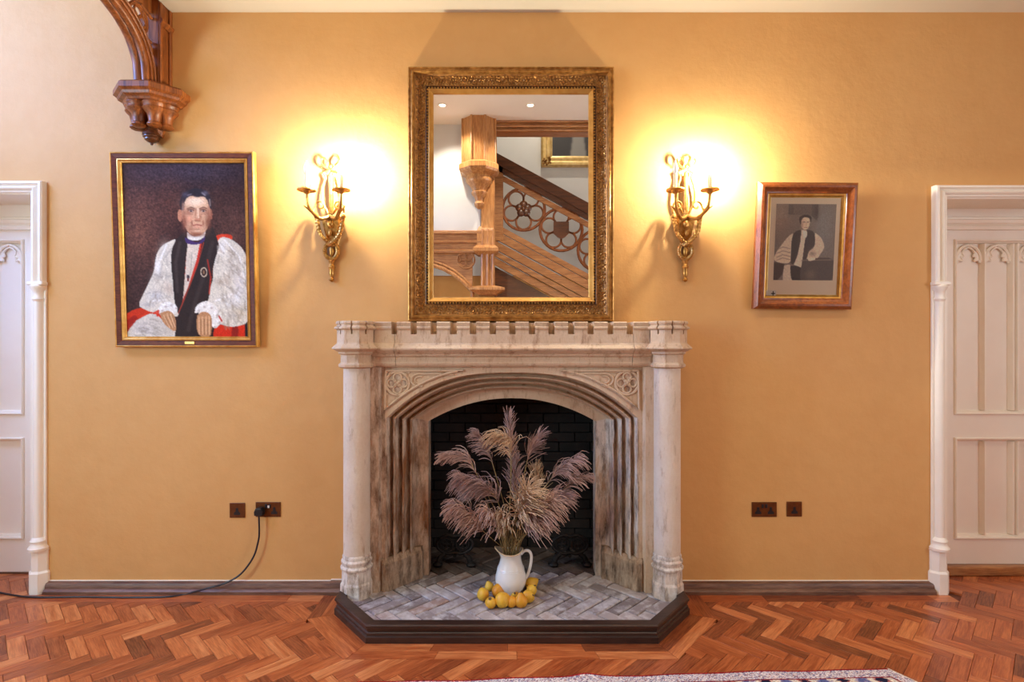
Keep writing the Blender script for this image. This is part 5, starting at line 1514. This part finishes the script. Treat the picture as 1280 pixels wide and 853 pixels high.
quince(664, 730, 0.036, 'pear', 1.1, 'rearmost quince behind the jug handle', yaw=0.2)

# ------------------------------------------------------------------ dried pampas-like plumes
def plume(base, mid, tip, pmid, ptip, n, length, width, droop, mat, lab, spread=0.9):
    """base / mid / tip are pixels of the feather's axis; pmid, ptip depths in front of the wall"""
    B = Vector((jx, jy, HT+0.215)) + Vector((random.uniform(-.035, .035), random.uniform(-.03, .03), 0))
    A0 = P(base[0], base[1], lerp(jp, pmid, 0.6)); A1 = P(mid[0], mid[1], pmid); A2 = P(tip[0], tip[1], ptip)
    r_ = root('dried_grass_plume', tuple(B), lab, 'dried grass', 'dried grass plumes in the jug')
    mb = MB(); Bl = Vector((B.x*0.5+jx*0.5, B.y*0.5+jy*0.5, HT+0.06))
    ax = spline([Bl, B, A0, A1, A2], 7)
    mb.tube(ax[:22], [0.0024]*22 if len(ax) >= 22 else 0.0024, 5)
    mb.build('stem', M['stem'], r_)
    feather = ax[14:]
    mb = MB(); fl = len(feather)
    axis_dir = (A2-A0).normalized()
    mb.tube(feather, [0.002*(1-0.6*i/fl) for i in range(fl)], 4)
    n = int(n*1.2); length *= 1.5; spread *= 1.6; width *= 0.95
    for k in range(n):
        u = random.random()**0.9
        i = min(fl-2, int(u*(fl-1))); f_ = u*(fl-1)-i
        o_ = feather[i]*(1-f_) + feather[i+1]*f_
        td = (feather[i+1]-feather[i]).normalized()
        rv = Vector(rng.normal(size=3)); rv -= td*rv.dot(td); rv.normalize()
        d_ = (td*(0.9+0.35*random.random()) + rv*spread*(0.25+0.55*random.random())).normalized()
        L = length*(0.55+0.55*random.random())*(1-0.35*u)
        pts_ = [o_]; cur = o_.copy(); nseg = 5
        for q in range(nseg):
            d_ = (d_ + Vector((droop[0], droop[1], droop[2]))*(0.35/nseg)*(0.5+q*1.5) + Vector(rng.normal(size=3))*0.07).normalized()
            cur = cur + d_*(L/nseg)
            # keep inside the firebox / off the stone
            cur.x = max(-0.462, min(0.462, cur.x))
            pts_.append(cur.copy())
        w0 = width*(0.7+0.6*random.random())
        mb.tube(pts_, [w0*0.6, w0*0.9, w0, w0, w0*0.9, w0*0.6], 3, False)
    mb.build('plume', M[mat], r_)
U = lambda x, y: (530+x/3.878, 500+y/3.878)
plume(U(425,330), U(420,200), U(408,75), 0.10, 0.09, 110, 0.075, 0.0019, (0,0,.2), 'plume_mauve', 'tallest plume rising straight up at the centre', .8)
plume(U(420,320), U(405,205), U(355,170), 0.17, 0.20, 110, 0.11, 0.0020, (-.7,0,-1.6), 'plume_cream', 'pale cream plume drooping left near the top centre', .7)
plume(U(335,320), U(295,230), U(262,175), 0.08, 0.08, 95, 0.085, 0.0018, (-1.0,0,-1.0), 'plume_mauve', 'mauve plume arching at the upper left', .8)
plume(U(495,320), U(520,245), U(560,175), 0.07, 0.07, 100, 0.085, 0.0018, (.5,0,-.1), 'plume_mauve', 'mauve plume leaning to the upper right', .8)
plume(U(255,360), U(205,285), U(110,268), 0.10, 0.12, 110, 0.095, 0.0018, (-.8,0,-1.0), 'plume_pink', 'farthest left plume arching outwards', .6)
plume(U(360,500), U(270,415), U(180,380), 0.15, 0.17, 190, 0.115, 0.0019, (-.6,0,-1.5), 'plume_mauve', 'broad mauve plume at the middle left', 1.0)
plume(U(290,640), U(215,560), U(150,520), 0.20, 0.23, 190, 0.105, 0.0019, (-.5,-.1,-1.4), 'plume_pink', 'lowest left plume on a bare bent stem', 1.0)
plume(U(600,405), U(660,340), U(735,290), 0.12, 0.13, 120, 0.105, 0.0019, (.6,0,-1.5), 'plume_mauve', 'right hand plume with drooping strands', .8)
plume(U(665,450), U(715,395), U(790,368), 0.12, 0.12, 75, 0.085, 0.0018, (.7,0,-1.3), 'plume_pink', 'farthest right plume near the stone jamb', .7)
plume(U(470,600), U(480,520), U(505,440), 0.24, 0.27, 210, 0.125, 0.0021, (.5,-.4,-.5), 'plume_cream', 'big fluffy front plume fanning out at the centre', 1.5)
plume(U(500,640), U(550,560), U(620,500), 0.22, 0.24, 210, 0.125, 0.0020, (.6,-.2,-1.3), 'plume_pink', 'heavy plume hanging at the lower right', 1.1)
plume(U(370,640), U(335,570), U(300,540), 0.22, 0.25, 130, 0.09, 0.0019, (-.3,-.2,-1.6), 'plume_pink', 'short drooping plume at the lower left of centre', .9)
plume(U(440,480), U(440,380), U(440,300), 0.09, 0.08, 120, 0.09, 0.0019, (0,0,-.2), 'plume_mauve', 'upright mauve plume behind the centre', .8)
plume(U(545,470), U(550,400), U(540,340), 0.05, 0.04, 90, 0.085, 0.0017, (.1,0,.1), 'plume_cream', 'sandy plume standing behind the right side', .8)
plume(U(400,640), U(392,590), U(375,550), 0.22, 0.25, 90, 0.07, 0.0020, (0,-.3,-1.7), 'plume_cream', 'pale plume hanging over the front of the jug', .9)
plume(U(490,660), U(535,610), U(580,580), 0.22, 0.24, 130, 0.085, 0.0019, (.3,-.2,-1.6), 'plume_mauve', 'mauve plume hanging low above the jug handle', 1.0)
plume(U(300,480), U(250,440), U(200,430), 0.08, 0.06, 120, 0.10, 0.0018, (-.6,0,-1.2), 'plume_mauve', 'shaded mauve plume behind the left side', 1.0)
plume(U(590,540), U(640,480), U(680,470), 0.14, 0.14, 120, 0.10, 0.0018, (.6,0,-.8), 'plume_mauve', 'mauve plume pointing right below the others', .9)
stray = root('dried_grass_stalk_bunch', (jx, jy, HT+0.2), 'bundle of straw coloured stalks packed in the mouth of the jug', 'dried grass')
mb = MB()
for k in range(46):
    a = random.uniform(0, 2*PI); r0 = 0.045*math.sqrt(random.random()); r1 = r0*random.uniform(1.5, 2.6)
    mb.tube([(jx+r0*.6*math.cos(a), jy+r0*.6*math.sin(a), HT+0.05), (jx+r0*math.cos(a), jy+r0*math.sin(a), HT+0.22), (jx+r1*math.cos(a+.2), jy+r1*math.sin(a+.2), HT+random.uniform(.32, .42))], 0.0016, 4)
o = mb.build('stalks', M['stem'], stray); o['kind'] = 'stuff'

# ------------------------------------------------------------------ rug
rugc = (1.681, 0.762)                 # far right corner on the floor
e1 = Vector((-1, 0.0430)).normalized()   # along the far edge, towards the left (x, p)
RL, RWd = 2.35, 1.55
us = np.linspace(0, RL, 520)
vsr = np.concatenate([np.linspace(0, 0.2, 60), np.linspace(0.2, RWd, 70)[1:]])
vv, cc = [], []
RED, WHT, LAV, NAV, BLU, PNK, CRM = (142,28,34), (214,204,200), (164,152,176), (34,36,62), (96,104,150), (192,112,104), (228,216,196)
nz = rng.random((len(vsr), len(us)))
big = Canvas(len(us), len(vsr), (0.5*255,)*3); bn = big._blur(rng.normal(size=(len(vsr), len(us))), 3); bn /= np.abs(bn).max()
for j, v_ in enumerate(vsr):
    for i, u_ in enumerate(us):
        sk = 0.55*math.exp(-u_/0.30)*min(v_, 0.25)             # the corner is pulled askew
        q = Vector(rugc) + e1*(u_ - sk) + Vector((-e1.y, e1.x))*-1*v_
        wav = 0.004*math.sin(u_*7.3)+0.003*math.sin(u_*17+1) + 0.012*math.exp(-((u_-1.36)/0.05)**2)*-1
        hz = 0.010 + 0.004*math.exp(-((u_-1.36)/0.06)**2)*math.exp(-v_/0.1)
        if v_ == 0 or u_ in (0, RL): hz = 0.002
        pv = q.y + wav*max(0, 1-v_/0.15)
        vv.append((q.x, -pv, hz))
        d = min(u_, v_, RL-u_, RWd-v_); n_ = nz[j, i]
        if u_ < 0.012 and v_ > 0: col = CRM
        elif d < 0.011: col = RED if n_ < .8 else (176,52,54)
        elif d < 0.062:
            k = math.sin(u_*2*PI/0.035)*math.sin(v_*2*PI/0.03+1.5)
            col = WHT if n_ > .42+.25*k else (LAV if n_ > .2 else (BLU if n_ > .1 else PNK))
        elif d < 0.070: col = RED
        elif d < 0.200:
            k = math.sin(u_*2*PI/0.16)*math.sin(v_*2*PI/0.13+0.6) + 0.8*bn[j, i]
            col = NAV if k > .72 else (PNK if k > .52 else (CRM if k > -.45 else (LAV if k > -.65 else BLU)))
        elif d < 0.21: col = RED
        else:
            k = math.sin(u_*2*PI/0.22)*math.cos(v_*2*PI/0.2)+0.7*bn[j, i]
            col = RED if k > -.1 else (NAV if k > -.5 else CRM)
        s_ = 0.8+0.35*n_
        cc.append([lin(min(255, c_*s_)) for c_ in col])
nu = len(us)
ff = [(j*nu+i, j*nu+i+1, (j+1)*nu+i+1, (j+1)*nu+i) for j in range(len(vsr)-1) for i in range(nu-1)]
rg = root('patterned_rug', (rugc[0]-1.0, -1.3, 0), 'patterned oriental rug with red edge and pale flowered border on the parquet', 'rug')
ORG[rg.name] = Vector((0, 0, 0))
rv = [(a-(rugc[0]-1.0), b+1.3, c_) for a, b, c_ in vv]
painted_mesh('pile', rv, ff, np.array(cc), M['wool'], rg, smooth=True)
mb = MB()
for k in range(150):
    v_ = 0.02 + k*0.010
    sk = 0.55*min(v_, 0.25)
    q = Vector(rugc) - e1*sk*1.0 + Vector((e1.y, -e1.x))*v_
    b = random.uniform(0.020, 0.034); dy = random.uniform(-.006, .006)
    mb.tube([(q.x-0.003, -q.y, 0.006), (q.x+b*.5, -q.y+dy*.5, 0.005), (q.x+b, -q.y+dy, 0.003)], 0.0024, 4)
M['fringe'] = simple('cotton_fringe', C(222,208,184), None, rough=0.9)
o = mb.build('fringe', M['fringe'], rg); o['kind'] = 'stuff'
# ------------------------------------------------------------------ the staircase side of the hall, seen in the mirror
W1_, W2_, W3_ = 4.20, 5.15, 6.10
def rx(px, W): return RF(px, 250, W).x
def rz(py, W): return RF(640, py, W).z
ZH2 = rz(152, W1_)
# shell of that side: white wall with an arched recess, stair well behind
xs = rx(600, W1_)
ws = MB()
zb_ = rz(291, W1_)
ws.box(-4.6, xs, -W1_-0.30, -W1_-0.10, zb_-0.02, ZH)
tag(ws.build('wall_front', M['white_wall']), 'white wall beside the staircase, opposite the fireplace', kind='structure')
tag(MB().box(-4.6, 4.6, -W3_-0.2, -W3_, 0, 6.9).build('wall_stair', M['plaster']), 'plain plastered wall of the stair well', kind='structure')
tag(MB().box(-4.6, 4.6, -W3_+0.0, -W3_+0.02, rz(345, W3_), 6.8).build('wall_stair_upper', M['white_wall']), 'pale upper wall of the stair well', kind='structure')
# pendant newel post with corbel
nx = rx(599, W1_)
nw = root('stair_post', (nx, -W1_, 0), 'octagonal oak pendant post of the staircase reflected in the mirror', 'post')
OX = M['oak_pale']
z1, z2, z3, z4 = rz(208, W1_), rz(220, W1_), rz(257, W1_), ZH
mb = MB(); mb.octa([(0.215, z1), (0.215, z4)], (nx, -W1_, 0)); drum = mb.build('drum', OX, nw)
for q in range(8):
    a = PI/8+q*PI/4; k = 0.215/math.cos(PI/8)
    mb = MB(); mb.lathe([(0.018, z1), (0.018, z4)], (nx+k*math.cos(a), -W1_+k*math.sin(a), 0), 8); mb.build('edge_roll', OX, drum, smooth=True)
mb = MB(); mb.octa([(0.16, z2-0.02), (0.245, z2+0.03), (0.262, z2+0.06), (0.262, z1-0.01), (0.225, z1+0.02)], (nx, -W1_, 0)); cap = mb.build('plate', OX, nw)
mb = MB(); mb.lathe([(0.02, z3-0.05), (0.055, z3-0.02), (0.07, z3+0.02), (0.05, z3+0.05), (0.06, z3+0.10), (0.10, z3+0.14), (0.11, z3+0.17), (0.09, z3+0.19), (0.12, z3+0.25), (0.17, z3+0.30), (0.185, z3+0.33), (0.17, z2)], (nx, -W1_, 0), 12)
mb.build('corbel', OX, cap, smooth=True)
# lower post standing on the arch head
xa, xb2 = rx(601, W1_), rx(618, W1_)
zb2_ = rz(360, W1_)
mb = MB(); mb.box(xa, xb2, -W1_-0.20, -W1_-0.04, zb2_, z1+0.02); lp = mb.build('post_shaft', OX, nw, bevel=0.012)
for xx in (xa+0.02, (xa+xb2)/2, xb2-0.02):
    mb = MB(); mb.lathe([(0.022, zb2_), (0.022, rz(286, W1_))], (xx, -W1_-0.04, 0), 8); mb.build('bead', OX, lp, smooth=True)
xc, xd = rx(594, W1_), rx(620, W1_)
mb = MB(); mb.rings([[(x0_-e_, -W1_-0.22, z_), (x1_+e_, -W1_-0.22, z_), (x1_+e_, -W1_+0.0+e_, z_), (x0_-e_, -W1_+0.0+e_, z_)] for x0_, x1_, e_, z_ in ((xc, xd, -.03, rz(318, W1_)), (xc, xd, 0.03, rz(314, W1_)), (xc, xd, 0.03, rz(310, W1_)), (xc, xd, -0.02, rz(306, W1_)), (xc, xd, -0.02, rz(288, W1_)), (xc, xd, -0.05, rz(282, W1_)))])
mb.build('collar', OX, lp)
mb = MB(); zz = rz(366, W1_)
mb.rings([[(rx(600, W1_)-e_, -W1_-0.2, z_), (rx(618, W1_)+e_, -W1_-0.2, z_), (rx(618, W1_)+e_, -W1_+0.04+e_*.5, z_), (rx(600, W1_)-e_, -W1_+0.04+e_*.5, z_)] for e_, z_ in ((0.02, zz-0.03), (0.09, zz+0.01), (0.14, zz+0.03), (0.14, zz+0.06), (0.02, zz+0.09))])
mb.build('foot_plate', OX, lp)
# panelled gallery front with arch to the left of the post
pg = root('gallery_panel', (xs-0.8, -W1_, zb_), 'oak panelled arch front left of the post in the mirror', 'panelling')
OB = M['oak_x']
zt_, zm_, zl_ = rz(290, W1_), rz(302, W1_), rz(314, W1_)
MB().box(-3.2, xa, -W1_-0.16, -W1_-0.06, zl_, zt_).build('rail_board', OB, pg)
for zz, t_ in ((zt_, 0.03), (zm_, 0.022), (zl_, 0.03)):
    mb = MB(); mb.rings([[(x_, -W1_-0.1, zz-t_), (x_, -W1_-0.02, zz-t_*.6), (x_, -W1_-0.015, zz+t_*.4), (x_, -W1_-0.05, zz+t_), (x_, -W1_-0.1, zz+t_)] for x_ in (-3.2, xa)]); mb.build('rail_moulding', OB, pg)
arch_l = []
x_s, z_s = rx(590, W1_), rz(364, W1_)
ac = x_s - 1.05; az = rz(327, W1_)
for k in range(17):
    t_ = -1 + 2*k/16
    arch_l.append((ac + 1.05*t_, z_s + (az-z_s)*(1-abs(t_)**3.2)))
mb = MB(); poly = [(ac-1.05, zl_)] + arch_l + [(ac+1.05, zl_)]
mb.prism(poly, -W1_-0.14, -W1_-0.08, 'y'); mb.build('spandrel', OB, pg)
for d_, r_ in ((0.0, 0.030), (0.055, 0.018)):
    mb = MB(); mb.tube([(x_, -W1_-0.07, z_+d_) for x_, z_ in arch_l] + [(x_s, -W1_-0.07, zb2_-0.2)], r_, 8); mb.build('arch_mould', OX, pg, smooth=True)
qc = (rx(582, W1_), -W1_-0.07, rz(324, W1_))
mb = MB(); mb.ring(qc, 0.115, 0.014, 24, 6); qf = mb.build('quatrefoil', OB, pg, smooth=True)
for q in range(4):
    a = q*PI/2+PI/4
    mb = MB(); mb.ring((qc[0]+0.055*math.cos(a), qc[1], qc[2]+0.055*math.sin(a)), 0.045, 0.010, 14, 6); mb.build('foil', OB, qf, smooth=True)
# header beam right of the post
hb_ = root('header_beam', (1.0, -W1_, ZH-0.2), 'oak header beam across the staircase opening in the mirror', 'beam')
zb3 = rz(166, W1_)
MB().box(nx+0.1, 4.6, -W1_-0.16, -W1_+0.02, zb3, ZH).build('beam_board', M['oak_x'], hb_)
for zz in (zb3+0.02, (zb3+ZH2)/2, ZH2-0.01):
    mb = MB(); mb.tube([(nx+0.15, -W1_+0.03, zz), (2.0, -W1_+0.03, zz), (4.6, -W1_+0.03, zz)], 0.018, 8); mb.build('beam_roll', M['oak_x'], hb_, smooth=True)
# staircase balustrade
st = root('stair_balustrade', (0.4, -W2_, 0), 'oak staircase balustrade with pierced cinquefoil roundels in the mirror', 'balustrade')
def sl(px, py): q = RF(px, py, W2_); return q
A_, B_ = sl(620, 193), sl(745, 261)
slope = (B_.z-A_.z)/(B_.x-A_.x)
x_l, x_r = sl(618, 250).x, sl(860, 250).x
def slab(pyl, pyu, y0, y1, name, mat, parent, x0=None):
    zu = sl(620, pyu).z; zl = sl(620, pyl).z; xx = sl(620, 200).x
    x0 = x_l if x0 is None else x0
    mb = MB(); mb.prism([(x0, zl+(x0-xx)*slope), (x_r, zl+(x_r-xx)*slope), (x_r, zu+(x_r-xx)*slope), (x0, zu+(x0-xx)*slope)], y0, y1, 'y')
    return mb.build(name, mat, parent)
slab(206, 192, -W2_-0.06, -W2_+0.05, 'handrail', M['oak_dark'], st)
slab(213, 206, -W2_-0.04, -W2_+0.03, 'handrail_mould', M['oak_dark'], st)
slab(222, 215, -W2_-0.03, -W2_+0.01, 'top_rail', M['oak_x'], st)
for a, b, y_ in ((288, 279, .0), (300, 288, .02), (313, 301, .03), (322, 313.6, .05), (333, 322, .02)):
    slab(a-0.7, b+0.7, -W2_-0.05, -W2_+y_, 'string_board', M['oak_x'], st)
slab(420, 334, -W2_-0.9, -W2_-0.05, 'stair_underside', M['oak_dark'], st)
xn0, xn1 = sl(620, 250).x, sl(629, 250).x
MB().box(xn0-0.05, xn1, -W2_-0.06, -W2_+0.03, sl(620, 285).z-0.2, sl(620, 203).z).build('newel_post', M['oak_x'], st, bevel=0.01)
for i, (px_, py_) in enumerate(((654.5, 261.5), (701.5, 287), (749, 313))):
    c_ = sl(px_, py_); R_ = 27*7.9/3.2/213*1.03
    mb = MB(); mb.ring((c_.x, -W2_-0.01, c_.z), R_, 0.022, 30, 6); ro = mb.build('roundel', M['oak'], st, smooth=True)
    for q in range(5):
        a = PI/2 + q*2*PI/5 + (0 if i else PI/5)
        mb = MB(); mb.ring((c_.x+R_*.60*math.cos(a), -W2_-0.01, c_.z+R_*.60*math.sin(a)), R_*.36, 0.016, 18, 6); mb.build('foil', M['oak'], ro, smooth=True)
    if i == 0:
        mb = MB()
        for q in range(5):
            a = PI/2+q*2*PI/5; mb.ball((c_.x+R_*.2*math.cos(a), -W2_+0.005, c_.z+R_*.2*math.sin(a)), R_*.2, 0.03, R_*.2)
        mb.ball((c_.x, -W2_+0.02, c_.z), R_*.13, 0.03, R_*.13); mb.build('rose_boss', M['oak_dark'], ro, smooth=True)
    else:
        w_ = R_*.36
        mb = MB(); mb.prism([(c_.x-w_, c_.z+w_*1.0), (c_.x+w_, c_.z+w_), (c_.x+w_, c_.z-w_*.5), (c_.x+w_*.5, c_.z-w_*1.0), (c_.x, c_.z-w_*1.25), (c_.x-w_*.5, c_.z-w_), (c_.x-w_, c_.z-w_*.5)], -W2_-0.03, -W2_+0.02, 'y'); mb.build('shield_boss', M['oak_dark'], ro)
# gold framed picture on the stair wall
c0_, c1_ = RF(676.5, 209, W3_-0.05), RF(676.5, 120, W3_-0.05)
gw, gh = 1.30, 1.60
gp_ = root('gilt_framed_picture', (c0_.x+gw/2, -W3_+0.02, c0_.z), 'gilt framed picture on the stair wall reflected in the mirror', 'picture')
ORG[gp_.name] = Vector((0, 0, 0))
gp_.rotation_euler = (0, 0, PI)
up = Matrix.Translation((0, 0, gh/2))
M['gilt_pale'] = simple('pale_gilt', C(198,166,104), C(226,200,146), 12, 0.35, 0.4)
MB().frame(gw, gh, [(0.0, 0.0), (0.0, 0.05), (0.03, 0.07), (0.07, 0.06), (0.10, 0.035), (0.13, 0.035), (0.15, 0.045), (0.17, 0.03), (0.19, 0.02), (0.19, 0.0)]).xform(up).build('frame', M['gilt_pale'], gp_, local=True, smooth=True, angle=30)
mb = MB()
for k in range(26):
    mb.ball((-gw/2+0.06+random.uniform(-.03, .1), -0.065, 0.06+random.uniform(-.03, .1)), 0.018, 0.014, 0.018, 6, 3)
    mb.ball((gw/2-0.06-random.uniform(-.03, .1), -0.065, 0.06+random.uniform(-.03, .1)), 0.018, 0.014, 0.018, 6, 3)
o = mb.build('corner_ornament', M['gilt_dark'], gp_, local=True, smooth=True); o['kind'] = 'stuff'
g_ = Canvas(60, 74, (120, 118, 114))
g_.curve([(4, 74), (8, 40), (20, 24), (40, 24), (54, 42), (58, 74)], (52, 52, 58), 1, 3); g_.poly([(22, 74), (28, 30), (34, 30), (40, 74)], (150, 150, 148), .8, 3); g_.oval(31, 16, 7, 10, (150, 120, 96), 1, 2)
o = g_.mesh('canvas', gw-0.36, gh-0.36, -0.018, M['print'], gp_); o.location = (0, 0, gh/2)

# recessed ceiling spotlights: two mirrored, the rest added as fill
def spot(loc, aim, label, power, size=95, blend=0.7, color=(1, 0.88, 0.70)):
    r_ = root('ceiling_spotlight', loc, label, 'ceiling light', 'recessed ceiling spotlights')
    x, y, z = loc
    mb = MB(); mb.ring((x, y, z-0.004), 0.048, 0.009, 24, 6, 'z'); mb.build('trim_ring', M['paint'], r_, smooth=True)
    mb = MB(); mb.lathe([(0.040, z-0.003), (0.040, z-0.001)], (x, y, 0), 20); mb.build('lens', M['lens'], r_)
    d = bpy.data.lights.new('spot_lamp', 'SPOT'); d.energy = power; d.spot_size = math.radians(size); d.spot_blend = blend; d.shadow_soft_size = 0.04; d.color = color
    o = bpy.data.objects.new('spot_lamp', d); COL.objects.link(o); o.parent = r_
    o.location = (0, 0, -0.02)
    o.rotation_euler = (Vector(aim)-Vector(loc)).to_track_quat('-Z', 'Y').to_euler()
def ceil_pt(px, py):
    a = RF(px, py, 1.5); b = RF(px, py, 3.0); t = (ZH-a.z)/(b.z-a.z); return a + (b-a)*t
for px_, lab in ((553, 'left one of the two ceiling spotlights visible in the mirror'), (663, 'right one of the two ceiling spotlights visible in the mirror')):
    q = ceil_pt(px_, 131)
    spot((q.x, q.y, ZH), (q.x*0.6-0.15, -W1_, 3.1), lab, 115)
for x_, lab in ((-1.4, 'ceiling spotlight over the hall left of the camera'), (0.4, 'ceiling spotlight over the middle of the hall'), (2.2, 'ceiling spotlight over the hall near the right wall')):  # unseen fill spots, added beyond the two in the mirror
    spot((x_, -2.3, ZH), (x_, -1.4, 0.0), lab, 60, 120, 0.9)
spot((0.6, -5.2, 6.8), (0.7, -5.8, 3.0), 'ceiling spotlight over the stair well', 260, 130, 0.9)  # unseen lamp, added to light the stair well
